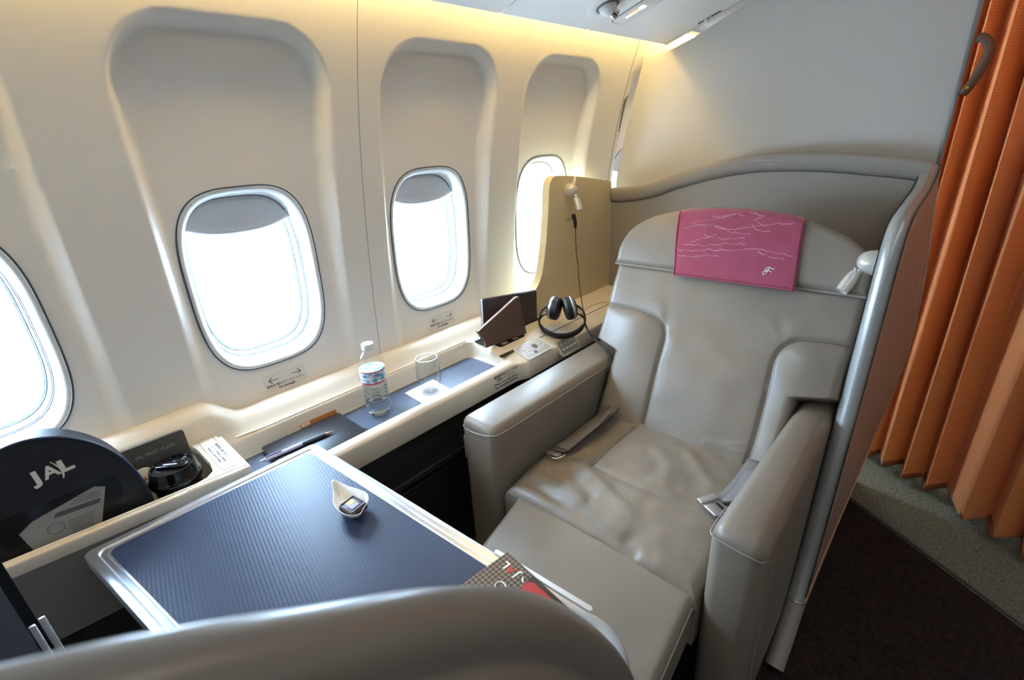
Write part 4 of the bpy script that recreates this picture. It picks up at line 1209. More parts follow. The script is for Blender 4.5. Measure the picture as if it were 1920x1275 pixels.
seamline([(-0.2265, 0.80, 0.590), (-0.2260, 0.735, 0.590), (-0.220, 0.712, 0.590), (-0.19, 0.705, 0.589), (-0.155, 0.706, 0.586), (-0.136, 0.714, 0.578), (-0.1285, 0.74, 0.560), (-0.1278, 0.76, 0.50), (-0.1278, 0.765, 0.35), (-0.1278, 0.765, 0.15)])
rbox('armrest_side_button', (-0.8875, 0.700, 0.46), (-0.880, 0.716, 0.53), 0.002, mat('button_plate', (140, 136, 132), 0.3), seat)

# ---- seat belts
M_BELT = mat('grey_belt_webbing', (112, 106, 104), 0.6, bump=(800, 0.3, 0.0005))
def strap(name, cl, wdir, wid, mt, parent, thick=0.0022):
    C_ = catmull(cl, 6); W_ = [wdir[0].lerp(wdir[1], i / (len(C_) - 1)).normalized() for i in range(len(C_))]
    V, F = [], []
    for p, d in zip(C_, W_): V += [p - d * wid / 2, p, p + d * wid / 2]
    for i in range(len(C_) - 1):
        for k in range(2): F.append((3 * i + k, 3 * i + k + 1, 3 * i + k + 4, 3 * i + k + 3))
    o = mesh(name, V, F, mt, parent); md_ = o.modifiers.new('thick', 'SOLIDIFY'); md_.thickness = thick; md_.offset = 0
    return o
bl = thing('seat_belt', 'grey seat belt lying along the inner face of the window-side armrest', 'seat belt', (-0.70, 1.0, 0.46))
def cz_(x, y, d=0.004): return Vector((x, y, cush_h(x, y) + d))
strap('webbing', [cz_(-0.690, 1.135, 0.03), cz_(-0.688, 1.08, 0.022), cz_(-0.690, 1.00, 0.018), cz_(-0.692, 0.93, 0.014), cz_(-0.700, 0.872, 0.012)], (Vector((1, 0, 0.25)), Vector((1, 0.1, 0.2))), 0.048, M_BELT, bl)
strap('webbing', [cz_(-0.684, 1.10, 0.036), cz_(-0.678, 1.02, 0.028), cz_(-0.683, 0.95, 0.023), cz_(-0.690, 0.88, 0.018)], (Vector((1, 0, 0.6)), Vector((1, 0, 0.1))), 0.044, M_BELT, bl)
tube('buckle_frame', catmull([cz_(-0.725, 0.862, 0.016), cz_(-0.700, 0.838, 0.014), cz_(-0.676, 0.842, 0.012), cz_(-0.668, 0.866, 0.012)], 4), 0.0022, M_CHROME, bl, n=8)
rbox('buckle_plate', (-0.020, -0.009, -0.002), (0.020, 0.009, 0.003), 0.0015, M_SATIN, bl, M=frame(cz_(-0.698, 0.856, 0.012), (1, 0.05, 0.1), (0, 1, -0.1)))
br = thing('seat_belt', 'grey seat belt with metal buckle beside the aisle-side armrest', 'seat belt', (-0.29, 1.0, 0.47))
strap('webbing', [cz_(-0.262, 1.130, 0.030), cz_(-0.264, 1.06, 0.018), cz_(-0.270, 0.99, 0.014), cz_(-0.284, 0.945, 0.014)], (Vector((1, 0, 0.1)), Vector((1, 0.35, 0.05))), 0.050, M_BELT, br)
strap('webbing', [cz_(-0.256, 1.08, 0.040), cz_(-0.252, 1.01, 0.034), cz_(-0.262, 0.955, 0.020)], (Vector((1, 0, 0.5)), Vector((1, 0.3, 0.2))), 0.044, M_BELT, br)
MBu = frame(cz_(-0.288, 0.925, 0.012), (1, 0.0, 0.02), (0.0, 1, 0.0)) @ Matrix.Rotation(math.radians(-28), 4, 'Z')
rbox('buckle_body', (-0.028, -0.022, -0.003), (0.028, 0.020, 0.003), 0.002, M_SATIN, br, M=MBu)
rbox('buckle_flap', (-0.030, -0.026, 0.002), (-0.012, 0.022, 0.009), 0.003, mat('buckle_grey', (176, 172, 170), 0.4, metal=0.6), br, M=MBu)
rbox('buckle_slot', (-0.004, 0.004, 0.0026), (0.026, 0.012, 0.0036), 0.001, M_BLACK, br, M=MBu)

# ---- headrest cover cloth
M_CLOTH = mat('wine_red_cloth', (148, 60, 82), 0.8, sheen=0.3)
nt = M_CLOTH.node_tree; b = nt.nodes['Principled BSDF']
tc = nt.nodes.new('ShaderNodeTexCoord'); mp = nt.nodes.new('ShaderNodeMapping'); mp.inputs['Scale'].default_value = (1.1, 3.6, 1); mp.inputs['Rotation'].default_value = (0, 0, math.radians(14))
nt.links.new(tc.outputs['UV'], mp.inputs['Vector'])
nz = nt.nodes.new('ShaderNodeTexNoise'); nz.inputs['Scale'].default_value = 2.2; nz.inputs['Detail'].default_value = 3; nz.inputs['Distortion'].default_value = 1.2
nt.links.new(mp.outputs['Vector'], nz.inputs['Vector'])
sb_ = nt.nodes.new('ShaderNodeMath'); sb_.operation = 'SUBTRACT'; sb_.inputs[1].default_value = 0.5; nt.links.new(nz.outputs['Fac'], sb_.inputs[0])
ab = nt.nodes.new('ShaderNodeMath'); ab.operation = 'ABSOLUTE'; nt.links.new(sb_.outputs[0], ab.inputs[0])
cr = nt.nodes.new('ShaderNodeValToRGB'); cr.color_ramp.elements[0].position = 0.0; cr.color_ramp.elements[0].color = (1, 1, 1, 1); cr.color_ramp.elements[1].position = 0.022; cr.color_ramp.elements[1].color = (0, 0, 0, 1)
nt.links.new(ab.outputs[0], cr.inputs['Fac'])
n2 = nt.nodes.new('ShaderNodeTexNoise'); n2.inputs['Scale'].default_value = 3.4; n2.inputs['Detail'].default_value = 5; nt.links.new(tc.outputs['UV'], n2.inputs['Vector'])
c2 = nt.nodes.new('ShaderNodeValToRGB'); c2.color_ramp.elements[0].position = 0.47; c2.color_ramp.elements[1].position = 0.62; nt.links.new(n2.outputs['Fac'], c2.inputs['Fac'])
mu = nt.nodes.new('ShaderNodeMath'); mu.operation = 'MULTIPLY'; nt.links.new(cr.outputs['Color'], mu.inputs[0]); nt.links.new(c2.outputs['Color'], mu.inputs[1])
# the printed branches stop before the lower third and the hems
sx_ = nt.nodes.new('ShaderNodeSeparateXYZ'); nt.links.new(tc.outputs['UV'], sx_.inputs[0])
c3 = nt.nodes.new('ShaderNodeValToRGB'); c3.color_ramp.elements[0].position = 0.30; c3.color_ramp.elements[1].position = 0.42; nt.links.new(sx_.outputs['Y'], c3.inputs['Fac'])
mu2 = nt.nodes.new('ShaderNodeMath'); mu2.operation = 'MULTIPLY'; nt.links.new(mu.outputs[0], mu2.inputs[0]); nt.links.new(c3.outputs['Color'], mu2.inputs[1])
mu3 = nt.nodes.new('ShaderNodeMath'); mu3.operation = 'MULTIPLY'; mu3.inputs[1].default_value = 0.12; nt.links.new(mu2.outputs[0], mu3.inputs[0])
n4 = nt.nodes.new('ShaderNodeTexNoise'); n4.inputs['Scale'].default_value = 5; nt.links.new(tc.outputs['UV'], n4.inputs['Vector'])
m4 = nt.nodes.new('ShaderNodeMix'); m4.data_type = 'RGBA'; m4.inputs['A'].default_value = (*lin((136, 48, 72)), 1); m4.inputs['B'].default_value = (*lin((162, 66, 92)), 1); nt.links.new(n4.outputs['Fac'], m4.inputs['Factor'])
m5 = nt.nodes.new('ShaderNodeMix'); m5.data_type = 'RGBA'; m5.inputs['B'].default_value = (*lin((226, 160, 168)), 1)
nt.links.new(m4.outputs['Result'], m5.inputs['A']); nt.links.new(mu3.outputs[0], m5.inputs['Factor']); nt.links.new(m5.outputs['Result'], b.inputs['Base Color'])


def cloth_pt(u, v):
    # u 0..1 left to right, v 0..1 bottom to top of the front, >1 over the top
    x = lerp(lerp(-0.616, -0.292, u), lerp(-0.656, -0.314, u), min(v, 1))
    sb = lerp(0.456, 0.459, u)
    top = ht(x) + 0.004
    wob = 0.002 * math.sin(u * 9) * (1 - min(v, 1)) + 0.0012 * fbm(u, v, 3, 5)
    if v <= 1:
        s = lerp(sb, top - 0.012, v)
        h = head_h(x, max(s, HB + 0.022)) if s < ht(x) - 0.02 else lerp(head_h(x, ht(x) - 0.02), 0.012, sstep(ht(x) - 0.02, ht(x) - 0.008, s))
        if s < HB + 0.022: h = max(h, 0.020)
        return bk_pt(x, s, h + 0.006 + abs(wob))
    k = v - 1
    return bk_pt(x, top + 0.002 - 0.010 * abs(k - 0.35), lerp(0.012, -0.10, k))
us_ = lsp(0, 1, 50); vs_ = lsp(0, 1, 40) + lsp(1.1, 2.0, 10)
clo = thing('headrest_cover', 'wine-red cloth cover with pale branch print over the headrest', 'headrest cover', bk_pt(-0.46, 0.46, 0.03))
cg = grid('cloth', cloth_pt, us_, vs_, M_CLOTH, clo, thick=0.0018)
uvl = cg.data.uv_layers.new(name='cloth')
for lp in cg.data.loops:
    uvl.data[lp.index].uv = (us_[lp.vertex_index % 50] * 1.6, vs_[lp.vertex_index // 50])
for uu in (0.012, 0.988):
    tube('stitching', [cloth_pt(uu, v) + NB * 0.001 for v in lsp(0.01, 1, 24)], 0.0009, mat('wine_thread', (116, 38, 60), 0.8), clo, n=5)
tube('stitching', [cloth_pt(u, 0.03) + NB * 0.001 for u in lsp(0.01, 0.99, 24)], 0.0009, mat('wine_thread', (116, 38, 60), 0.8), clo, n=5)
mpr = mat('pale_branch_print', (202, 148, 158), 0.8)
for stroke in (((.12, .78), (.25, .82), (.35, .85), (.48, .93), (.55, .90)), ((.05, .68), (.2, .74), (.33, .74), (.45, .70), (.62, .76), (.75, .83), (.92, .90)), ((.33, .74), (.5, .66), (.62, .66)),
               ((.25, .60), (.4, .56), (.58, .60)), ((.08, .44), (.3, .46), (.45, .50), (.6, .52)), ((.3, .40), (.5, .42), (.65, .47), (.8, .47), (.95, .46)), ((.05, .28), (.2, .30), (.4, .33)),
               ((.58, .97), (.7, .93), (.64, .87), (.72, .80)), ((.15, .50), (.28, .56), (.36, .62)), ((.62, .80), (.66, .74), (.76, .73)), ((.03, .37), (.16, .36), (.3, .40)), ((.70, .44), (.82, .40), (.9, .41)), ((.48, .93), (.42, .89), (.30, .87))):
    pts_ = catmull([(a_, b_, 0) for a_, b_ in stroke], 7)
    pts_ = [cloth_pt(min(.98, max(.02, p.x + random.uniform(-.006, .006))), p.y + random.uniform(-.012, .012)) + NB * 0.0004 for p in pts_]
    tube('branch_print', pts_, lambda t: 0.0004 + 0.0007 * abs(math.sin(7 * t + 1)), mpr, clo, n=5)
def em(p, q): return cloth_pt(0.800 + p * 0.0032, 0.225 + q * 0.0048) + NB * 0.0012
sil = mat('silver_thread', (226, 218, 222), 0.5)
fl = [(12, 8), (10, 5.5), (5, 6.5), (0, 9), (-5, 7), (-9, 2), (-9, -1), (-6, -1), (0, 6), (-2, 0), (-6, -8), (-11, -12), (-14, -10), (-12, -5), (-6, -3), (-1, -1)]
tube('emblem', [em(p.x, p.y) for p in catmull([(a_, b_, 0) for a_, b_ in fl], 6)], 0.0011, sil, clo, n=6)
tube('emblem', [em(0, -0.5), em(6, -3.5)], 0.0013, sil, clo, n=6)

# ================================================================== SEAT SHELL
shell = thing('seat_shell', 'grey-taupe privacy shell wrapping behind and beside the seat', 'seat shell', (-0.6, 1.75, 0.0))
RIM = [(-1.122, 1.060), (-1.06, 1.062), (-0.937, 1.082), (-0.833, 1.118), (-0.70, 1.154), (-0.60, 1.172), (-0.529, 1.178), (-0.378, 1.178), (-0.242, 1.166), (-0.154, 1.156), (-0.110, 1.146)]
def rim_z(x): return interp(RIM, x)
def yback(x): return 1.800
bxs = lsp(-1.118, -0.115, 60)
PR = [(-0.012, -2.0), (-0.012, -0.058), (-0.0125, -0.052), (-0.016, -0.050), (-0.020, -0.044), (-0.022, -0.012), (-0.018, -0.003), (-0.008, 0.0), (0.010, 0.0), (0.018, -0.004), (0.022, -0.014), (0.022, -2.0)]
def back_shell(x, k):
    dy, dz = PR[int(k)]
    z = rim_z(x) + dz if dz > -1 else 0.12
    return Vector((x, yback(x) + dy, z))
grid('back_panel', back_shell, bxs, range(len(PR)), M_SHELL, shell, angle=60)
tube('panel_joint', [Vector((x, yback(x) - 0.0135, rim_z(x) - 0.055)) for x in bxs], 0.0016, mat('joint_dark', (88, 82, 76), 0.6), shell, n=6)
for xe in (-1.118, -0.115):
    mesh('back_panel_end', [back_shell(xe, k) for k in range(len(PR))], [tuple(range(len(PR)))], M_SHELL, shell, smooth=False)
MTx = frame((-0.527, 1.7775, rim_z(-0.527) - 0.026), (1, 0, 0.02), (0, 0, 1))
text('lettering', '荷物を置かないでください', 0.0075, MTx @ Matrix.Translation((0, 0.005, 0.0003)), mat('rim_print', (196, 192, 186), 0.6), shell)
text('lettering', 'No Stowage', 0.0075, MTx @ Matrix.Translation((0, -0.006, 0.0003)), mat('rim_print', (196, 192, 186), 0.6), shell)

# window-side panel, its front edge sweeping down into the console ledge
sp2 = catmull([(1.05, 0.676), (1.14, 0.700), (1.225, 0.728), (1.285, 0.748), (1.322, 0.785), (1.342, 0.835), (1.358, 0.90), (1.372, 0.98), (1.380, 1.04), (1.384, 1.085), (1.392, 1.115), (1.408, 1.132), (1.435, 1.137), (1.50, 1.132), (1.62, 1.115), (1.74, 1.094), (1.80, 1.084)], 5)
sp2 = [(p[0], p[1]) for p in sp2] + [(1.80, 0.645), (1.05, 0.645)]
M_SIDE = mat('side_panel_beige', (220, 200, 156), 0.45, bump=(900, 0.05, 0.0006))
prism('side_panel', sp2, YZ, -1.150, -1.120, M_SIDE, shell, bevel=0.009, seg=4)
MJ = frame((-1.1195, 1.512, 0.975), (0, 1, 0), (0, 0, 1))
flat('jack_plate', rr(0.020, 0.016, 0.003, 0.016, 0.008), MJ, -0.0003, 0.0008, M_BLACK, shell)
tube('headphone_symbol', [MJ @ Vector((-0.014 + 0.006 * math.cos(a), 0.001 + 0.007 * math.sin(a), 0.0004)) for a in lsp(-0.3, 3.44, 12)], 0.0007, M_INK, shell, n=5)
for sgn in (-1, 1): flat('headphone_symbol', rr(0.003, 0.006, 0.001, -0.014 + 0.0055 * sgn, -0.003), MJ, 0.0, 0.0006, M_INK, shell)
lathe('screw_head', [(0.002, 0), (0.0018, 0.0006), (0.0, 0.0007)], (0, 0, 0), M_INK, shell, n=10).data.transform(MJ @ Matrix.Translation((-0.034, -0.004, 0)))

# aisle-side wing with a silver rounded front edge
WP = [(0.975, 0.03), (1.045, 0.09), (1.095, 0.16), (1.135, 0.25), (1.170, 0.375), (1.205, 0.515), (1.252, 0.675), (1.284, 0.838), (1.304, 0.945), (1.318, 1.000), (1.342, 1.040), (1.385, 1.064), (1.46, 1.073), (1.56, 1.082), (1.68, 1.094), (1.75, 1.112), (1.80, 1.140)]
wpath = [(p[0], p[1]) for p in catmull([(a_, b_, 0) for a_, b_ in WP], 7)]
XB = [(0.20, -0.080), (0.30, -0.082), (0.42, -0.070), (0.57, -0.060), (0.72, -0.063), (0.85, -0.072), (1.0, -0.088), (1.146, -0.104)]
XI, XO = -0.1405, -0.0960
def zt(y):
    for i in range(len(wpath) - 1):
        if wpath[i][0] <= y <= wpath[i + 1][0]: return lerp(wpath[i][1], wpath[i + 1][1], (y - wpath[i][0]) / max(1e-6, wpath[i + 1][0] - wpath[i][0]))
    return wpath[-1][1]
def yf(z):
    for i in range(len(wpath) - 1):
        if wpath[i][1] <= z <= wpath[i + 1][1]: return lerp(wpath[i][0], wpath[i + 1][0], (z - wpath[i][1]) / max(1e-6, wpath[i + 1][1] - wpath[i][1]))
    return wpath[-1][0]
def hemz(y): return lerp(0.150, 0.300, (y - 1.09) / 0.73)
def wing_x(y, z):
    t = (y - yf(z)) / max(0.02, 1.82 - yf(z))
    return lerp(XO - 0.001, interp(XB, z), sstep(0, 1, t))
mesh('wing_inner', [Vector((XI, y + 0.012, z - 0.006)) for y, z in wpath] + [Vector((XI, 1.80, 0.03))], [tuple(range(len(wpath) + 1))], M_SHELL, shell, smooth=False)
wcol = [y for y, z in wpath if y > 1.10] + [1.812, 1.822]
ou = grid('wing_outer', lambda i, t: (lambda y: Vector((wing_x(y, lerp(hemz(y), zt(y), t)), y, lerp(hemz(y), zt(y), t))))(wcol[int(i)]), range(len(wcol)), lsp(0, 1, 40), M_SHELLOUT, shell)
def edge_loop(i, a):
    y0_, z0_ = wpath[max(0, i - 1)]; y1_, z1_ = wpath[min(len(wpath) - 1, i + 1)]
    t = Vector((0, y1_ - y0_, z1_ - z0_)).normalized(); nn = Vector((0, -t.z, t.y))    # outward: forwards / upwards
    an = math.radians(a); rx = (XO - XI) / 2
    p = Vector(((XI + XO) / 2 - rx * math.cos(an), wpath[i][0], wpath[i][1]))
    return p - nn * 0.026 + nn * (0.030 * math.sin(an))
ih = min(range(len(wpath)), key=lambda i: abs(wpath[i][1] - 0.150))
grid('wing_edge', lambda a, i: edge_loop(int(i), a), lsp(-8, 188, 26), range(ih, len(wpath)), M_SILVER, shell)
grid('wing_edge_lower', lambda a, i: edge_loop(int(i), a), lsp(-8, 188, 26), range(0, ih + 1), M_SHELL, shell)
mesh('wing_lower', [Vector((-0.1035, 0.995, 0.03)), Vector((-0.1035, 1.10, 0.14)), Vector((-0.1035, 1.14, 0.20)), Vector((-0.1035, 1.55, 0.26)), Vector((-0.1035, 1.55, 0.03))], [(0, 1, 2, 3, 4)], M_SHELL, shell, smooth=False)
tube('outer_hem', [Vector((wing_x(y, hemz(y)) - 0.0008, y, hemz(y))) for y in lsp(1.10, 1.82, 30)], 0.0030, mat('hem_copper', (226, 188, 158), 0.25, metal=0.5), shell, n=8)
tube('outer_hem', [edge_loop(ih, a) for a in lsp(5, 180, 14)], 0.0022, M_SATIN, shell, n=8)
tube('outer_seam', [Vector((wing_x(1.72, z) + 0.0006, 1.72, z)) for z in lsp(0.32, 1.08, 30)], 0.0012, mat('seam_tan', (196, 150, 112), 0.5), shell, n=6)
tube('outer_back_edge', [Vector((interp(XB, z), 1.822, z)) for z in lsp(0.30, 1.138, 40)], 0.003, M_SILVER, shell, n=8)

# ---- reading lamps
def reading_lamp(name, label, base_c, base_n, tip_dir, sc):
    t = thing(name, label, 'reading lamp', base_c, 'seat reading lamps')
    Mx = frame(base_c, Vector(base_n).orthogonal(), Vector(base_n).cross(Vector(base_n).orthogonal()))
    hd = lathe('lamp_base', [(0.026, -0.002), (0.026, 0.010), (0.024, 0.020), (0.019, 0.030), (0.010, 0.036), (0.0, 0.037)], (0, 0, 0), mat('lamp_pearl', (206, 200, 190), 0.28, metal=0.3), t, n=30)
    hd.data.transform(Mx @ Matrix.Scale(sc, 4))
    d = Vector(tip_dir).normalized()
    p0 = Vector(base_c) + Vector(base_n).normalized() * 0.024 * sc
    jt = lathe('joint_ring', [(0.0105, 0.0), (0.0115, 0.004), (0.0105, 0.008), (0.0, 0.008)], (0, 0, 0), M_CHROME, t, n=20)
    Mz = frame(p0 + d * 0.018 * sc, d.orthogonal(), d.cross(d.orthogonal()))
    jt.data.transform(Mz @ Matrix.Scale(sc, 4))
    st_ = lathe('lamp_stem', [(0.008, 0.004), (0.0105, 0.010), (0.0125, 0.024), (0.0130, 0.040), (0.0118, 0.054), (0.0102, 0.054), (0.0095, 0.050), (0.0, 0.050)], (0, 0, 0), mat('lamp_silver', (216, 212, 204), 0.25, metal=0.4), t, n=26)
    st_.data.transform(Mz @ Matrix.Scale(sc, 4))
    ln = lathe('lamp_lens', [(0.0094, 0.0512), (0.006, 0.0522), (0.0, 0.0525)], (0, 0, 0), mat('lens_clear', (232, 230, 220), 0.1), st_, n=20)
    ln.data.transform(Mz @ Matrix.Scale(sc, 4))
    return t
rl1 = reading_lamp('reading_lamp', 'pearl reading lamp on the beige panel by the last window', (-1.120, 1.500, 1.080), (1, 0, 0), (0.42, -0.05, -1), 1.0)
tube('lamp_fin', catmull([(-1.100, 1.505, 1.100), (-1.098, 1.510, 1.115), (-1.104, 1.516, 1.128)], 4), lambda t: 0.010 * (1 - 0.8 * t) + 0.001, MATS['lamp_pearl'], rl1, n=10)
rl2 = reading_lamp('reading_lamp', 'silver reading lamp on the aisle-side wing beside the headrest', (-0.1405, 1.385, 0.952), (-1, 0, 0), (-0.35, -0.55, -0.85), 1.15)

# ================================================================== TRAY TABLE
tbl = thing('tray_table', 'silver-rimmed tray table with blue-grey textured top in front of the seat', 'table', (-0.58, 0.16, 0.0))
TP = [(-0.966, -0.066), (-0.172, 0.062), (-0.172, 0.398), (-0.964, 0.344)]
TR = [0.012, 0.05, 0.075, 0.018]
TZ = 0.670
prof = [(0.004, -0.026), (0.0, -0.022), (0.0, -0.003), (0.0012, -0.0006), (0.003, 0.0), (0.0135, 0.0), (0.0150, -0.0006), (0.0165, -0.0030), (0.0225, -0.0034), (0.0240, -0.0012), (0.0265, -0.0008), (0.0280, -0.0020)]
V, F = [], []
for ins, dz in prof:
    V += [Vector((p[0], p[1], TZ + dz)) for p in roundpoly(TP, [max(r, ins + 0.012) for r in TR], ins, 10)]
n = 44
for i in range(len(prof) - 1):
    for k in range(n): F.append((i * n + k, i * n + (k + 1) % n, (i + 1) * n + (k + 1) % n, (i + 1) * n + k))
F.append(tuple(range(n))[::-1])
mesh('table_frame', V, F, M_SATIN, tbl, angle=40)
mtm = mat('table_mat', (92, 102, 122), 0.42, spec=0.22)
nt = mtm.node_tree; b = nt.nodes['Principled BSDF']
tc = nt.nodes.new('ShaderNodeTexCoord'); mp = nt.nodes.new('ShaderNodeMapping'); mp.inputs['Rotation'].default_value = (0, 0, math.radians(6)); mp.inputs['Scale'].default_value = (1.0, 0.62, 1)
nt.links.new(tc.outputs['Object'], mp.inputs['Vector'])
vo = nt.nodes.new('ShaderNodeTexVoronoi'); vo.inputs['Scale'].default_value = 280; vo.inputs['Randomness'].default_value = 0.0
nt.links.new(mp.outputs['Vector'], vo.inputs['Vector'])
cr = nt.nodes.new('ShaderNodeValToRGB'); cr.color_ramp.elements[0].position = 0.15; cr.color_ramp.elements[0].color = (*lin((80, 98, 134)), 1); cr.color_ramp.elements[1].position = 0.5; cr.color_ramp.elements[1].color = (*lin((44, 52, 72)), 1)
nt.links.new(vo.outputs['Distance'], cr.inputs['Fac']); nt.links.new(cr.outputs['Color'], b.inputs['Base Color'])
bp = nt.nodes.new('ShaderNodeBump'); bp.invert = True; bp.inputs['Strength'].default_value = 0.5; bp.inputs['Distance'].default_value = 0.0012
nt.links.new(vo.outputs['Distance'], bp.inputs['Height']); nt.links.new(bp.outputs['Normal'], b.inputs['Normal'])
prism('table_mat', roundpoly(TP, [0.04, 0.06, 0.08, 0.042], 0.0270, 10), XY, TZ - 0.006, TZ - 0.0006, mtm, tbl)
prism('edge_bumper', roundpoly([(-0.436, 0.3785), (-0.262, 0.3905), (-0.2626, 0.3975), (-0.4365, 0.3855)], 0.003), XY, TZ + 0.0002, TZ + 0.0022, M_WHITE, tbl, bevel=0.0006)
rbox('support_arm', (-0.95, 0.06, 0.62), (-0.55, 0.15, 0.642), 0.006, mat('arm_grey', (70, 70, 72), 0.4), tbl)
rbox('support_post', (-0.62, 0.07, 0.005), (-0.56, 0.14, 0.625), 0.006, mat('arm_grey', (70, 70, 72), 0.4), tbl)

# ---- little dish with a chocolate
dish = thing('porcelain_dish', 'small white teardrop porcelain dish on the tray table', 'dish', (-0.700, 0.284, TZ))
do = catmull([(-0.772, 0.290), (-0.738, 0.303), (-0.700, 0.314), (-0.682, 0.310), (-0.671, 0.301), (-0.663, 0.288), (-0.656, 0.278), (-0.663, 0.266), (-0.680, 0.259), (-0.702, 0.258), (-0.722, 0.263), (-0.745, 0.276)], 5, closed=True)
dcx = Vector((-0.697, 0.284, 0))
def dring(k, z, tipz):
    out = []
    for p in do:
        q = dcx + (Vector((p[0], p[1], 0)) - dcx) * k
        tip = max(0, (-p[0] - 0.74) / 0.032)
        out.append(Vector((q.x, q.y, TZ + z + tipz * tip)))
    return out
V, F = [], []
for k, z, tz_ in ((0.45, 0.0005, 0), (0.62, 0.003, 0), (0.86, 0.012, 0.001), (0.985, 0.0205, 0.004), (1.0, 0.0220, 0.005), (0.975, 0.0222, 0.005), (0.945, 0.0205, 0.004), (0.82, 0.0135, 0.001), (0.60, 0.0060, 0), (0.40, 0.0045, 0)):
    V += dring(k, z, tz_)
n = len(do)
for i in range(9):
    for k in range(n): F.append((i * n + k, i * n + (k + 1) % n, (i + 1) * n + (k + 1) % n, (i + 1) * n + k))
F.append(tuple(range(n))); F.append(tuple(9 * n + k for k in range(n)))
mesh('dish_body', V, F, mat('white_porcelain', (240, 238, 232), 0.15, coat=0.5), dish, angle=60)
ch = thing('chocolate', 'square dark chocolate with yellow and lilac top in the white dish', 'chocolate', (-0.692, 0.284, TZ + 0.006))
MCh = frame((-0.692, 0.284, TZ + 0.0055), (1, 0.22, 0), (-0.22, 1, 0.05)) @ Matrix.Rotation(math.radians(-5), 4, 'Z')
mch = mat('dark_chocolate', (46, 30, 22), 0.45, bump=(500, 0.3, 0.0008))
rbox('chocolate_body', (-0.019, -0.017, 0.0), (0.019, 0.017, 0.013), 0.003, mch, ch, M=MCh)
tube('ridge', [MCh @ Vector((p[0], p[1], 0.0132)) for p in roundpoly([(-0.0165, -0.0145), (0.0165, -0.0145), (0.0165, 0.0145), (-0.0165, 0.0145)], 0.002)], 0.0016, mch, ch, n=6, closed=True)
flat('yellow_square', [(-0.0125, -0.0045), (-0.001, -0.0045), (-0.001, 0.0075), (-0.0125, 0.0075)], MCh, 0.013, 0.0140, mat('cocoa_yellow', (206, 180, 50), 0.4), ch)
flat('lilac_square', [(-0.0125, -0.0085), (0.0105, -0.0085), (0.0105, 0.0075), (-0.0005, 0.0075), (-0.0005, -0.005), (-0.0125, -0.005)], MCh, 0.013, 0.0138, mat('cocoa_lilac', (134, 122, 160), 0.4), ch)

# ---- magazine on the table
mag = thing('inflight_magazine', 'dark checked JAL magazine lying on the tray table edge', 'magazine', (-0.36, 0.30, TZ))
mgm = mat('magazine_cover', (58, 52, 50), 0.3)
nt = mgm.node_tree; b = nt.nodes['Principled BSDF']
tc = nt.nodes.new('ShaderNodeTexCoord'); mp = nt.nodes.new('ShaderNodeMapping'); mp.inputs['Rotation'].default_value = (0, 0, math.radians(50))
ck = nt.nodes.new('ShaderNodeTexChecker'); ck.inputs['Scale'].default_value = 210; ck.inputs['Color1'].default_value = (*lin((42, 36, 35)), 1); ck.inputs['Color2'].default_value = (*lin((112, 100, 94)), 1)
nt.links.new(tc.outputs['Object'], mp.inputs['Vector']); nt.links.new(mp.outputs['Vector'], ck.inputs['Vector']); nt.links.new(ck.outputs['Color'], b.inputs['Base Color'])
mo = Vector((-0.419, 0.394)); md1 = Vector((-0.010, -0.084)).normalized(); md2 = Vector((0.124, -0.017)).normalized()
mo = Vector((-0.418, 0.392))
mq = [mo, mo + md1 * 0.20, mo + md1 * 0.20 + md2 * 0.25, mo + md2 * 0.25]
mq = [(p.x, p.y) for p in mq]
mq_in = [(mo + md1 * a_ + md2 * b_) for a_, b_ in ((0, 0), (0.20, 0), (0.20, 0.225), (0, 0.225))]
mq_in = [(p.x, p.y) for p in mq_in]
prism('pages', [(lerp(-0.32, p[0], 0.99), lerp(0.29, p[1], 0.99)) for p in mq_in], XY, TZ + 0.0003, TZ + 0.0030, M_PAPER, mag)
cv = prism('cover', mq_in, XY, TZ + 0.0030, TZ + 0.0036, mgm, mag)
MMg = frame((mo.x + md1.x * 0.018 + md2.x * 0.030, mo.y + md1.y * 0.018 + md2.y * 0.030, TZ + 0.0038), (-md2.x, -md2.y, 0), (md1.x, md1.y, 0))
wht = mat('print_white', (232, 230, 226), 0.4); red = mat('print_red', (176, 34, 36), 0.4)
text('logo_letter', 'J', 0.018, MMg @ Matrix.Translation((-0.012, 0, 0)), wht, cv, bold=0.0005)
text('logo_letter', 'A', 0.018, MMg, red, cv, bold=0.0005)
text('logo_letter', 'L', 0.018, MMg @ Matrix.Translation((0.012, 0, 0)), wht, cv, bold=0.0005)
def mgp(a_, b_): p = mo + md1 * a_ + md2 * b_; return (p.x, p.y)
prism('dark_print', [mgp(0.0, 0.060), mgp(0.0, 0.140), mgp(0.030, 0.140), mgp(0.012, 0.060)], XY, TZ + 0.0036, TZ + 0.0038, mat('print_black', (28, 24, 24), 0.35), cv)
prism('red_print', [mgp(0.016, 0.062), mgp(0.008, 0.070), mgp(0.006, 0.140), mgp(0.040, 0.150), mgp(0.030, 0.066)], XY, TZ + 0.0038, TZ + 0.0040, red, cv)
tube('white_mark', [Vector((*mgp(0.048 + 0.007 * math.sin(a), 0.042 + 0.009 * math.cos(a)), TZ + 0.0038)) for a in lsp(0, 5.4, 16)], 0.0010, wht, cv, n=5)
tube('white_mark', [Vector((*mgp(0.014, 0.052), TZ + 0.004)), Vector((*mgp(0.020, 0.060), TZ + 0.004))], 0.0013, wht, cv, n=5)

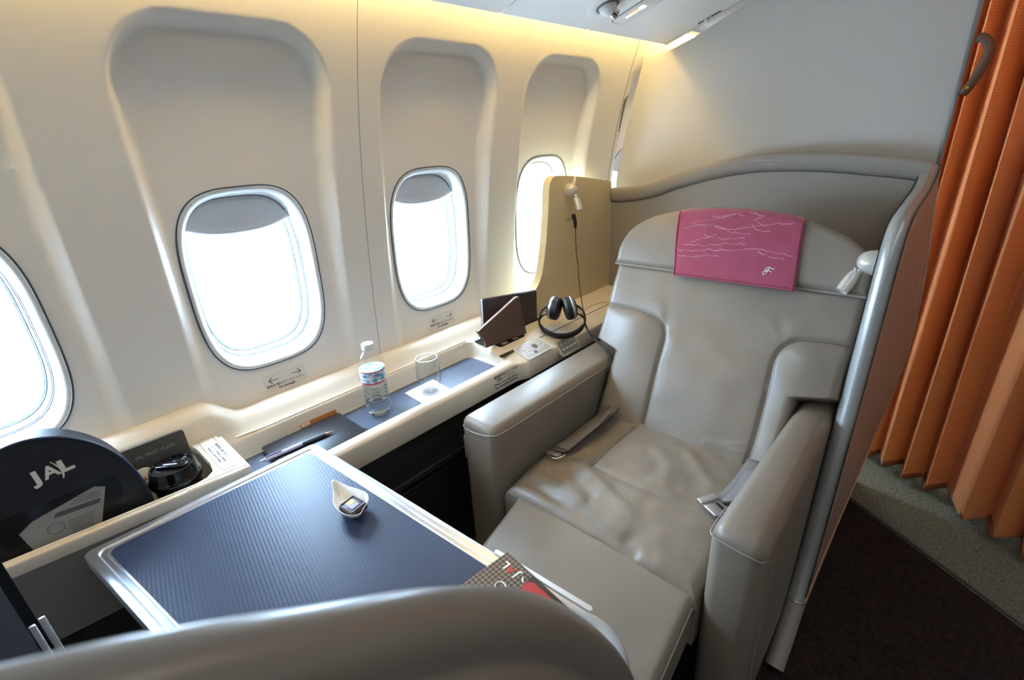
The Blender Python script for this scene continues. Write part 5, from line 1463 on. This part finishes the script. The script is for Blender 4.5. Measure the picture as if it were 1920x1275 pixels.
# ================================================================== FRONT: SCREEN AND PARTITION
mon = thing('seat_monitor', 'black video monitor with silver trims at the lower left', 'monitor', (-0.5, -0.14, 0.45))
rbox('monitor_frame', (-0.800, -0.165, 0.44), (-0.22, -0.120, 0.96), 0.006, mat('monitor_black', (12, 12, 13), 0.7, spec=0.0), mon)
rbox('screen', (-0.715, -0.121, 0.50), (-0.29, -0.1185, 0.93), 0.001, mat('screen_dark', (40, 40, 42), 0.7, spec=0.0), mon)
for x_, z_ in ((-0.732, 0.752), (-0.806, 0.705)):
    rbox('silver_trim', (x_ - 0.002, -0.121, 0.44), (x_ + 0.0015, -0.114, z_), 0.001, mat('trim_silver_bright', (230, 234, 240), 0.35, metal=0.3), mon)
rbox('monitor_pedestal', (-0.62, -0.20, 0.006), (-0.36, -0.13, 0.445), 0.01, M_DARKCAV, mon)

part = thing('front_partition', 'grey-taupe curved partition edge close to the camera along the bottom', 'partition', (-0.148, 0.0, 0.0))
PT = [(-0.60, 1.262), (-0.40, 1.255), (-0.22, 1.238), (-0.10, 1.196), (-0.03, 1.158), (0.0, 1.140), (0.041, 1.111), (0.087, 1.078), (0.138, 1.032), (0.186, 0.972), (0.241, 0.882), (0.281, 0.788), (0.312, 0.66), (0.330, 0.50), (0.338, 0.30), (0.340, 0.02)]
po = [Vector((p[0], p[1], 0)) for p in catmull([(a_, b_, 0) for a_, b_ in PT], 6)]
def pn(i):
    t = (po[min(i + 1, len(po) - 1)] - po[max(i - 1, 0)]).normalized()
    return Vector((t.y, -t.x, 0)) * -1
def part_pt(i, k):
    i = int(i)
    off = [(-0.152, 0.30), (-0.152, 0.008), (-0.150, 0.002), (-0.146, 0.0), (-0.140, 0.0008), (-0.134, 0.0035), (-0.1300, 0.008), (-0.1280, 0.014), (-0.1285, 0.023), (-0.1300, 0.030), (-0.1298, 0.0325), (-0.1275, 0.0355), (-0.1245, 0.038), (-0.1230, 0.043), (-0.1230, 0.10), (-0.1230, 0.30)][int(k)]
    nn = pn(i)
    q = po[i] - nn * min(off[1], 0.30)
    return Vector((off[0], q.x, max(0.01, q.y)))
grid('partition_panel', part_pt, range(len(po)), range(16), mat('partition_satin_taupe', (126, 117, 107), 0.30, spec=0.8), part, angle=70)

# ------------------------------------------------------------------ origins: single-mesh things get theirs at the base
for o in list(COL.objects):
    if o.type == 'MESH' and o.parent is None and not o.get('kind'):
        vs = [v.co for v in o.data.vertices]
        c = Vector(((min(v.x for v in vs) + max(v.x for v in vs)) / 2, (min(v.y for v in vs) + max(v.y for v in vs)) / 2, min(v.z for v in vs)))
        o.data.transform(Matrix.Translation(-c)); o.location = c
        for ch_ in o.children: ch_.matrix_parent_inverse = Matrix.Translation(c).inverted()
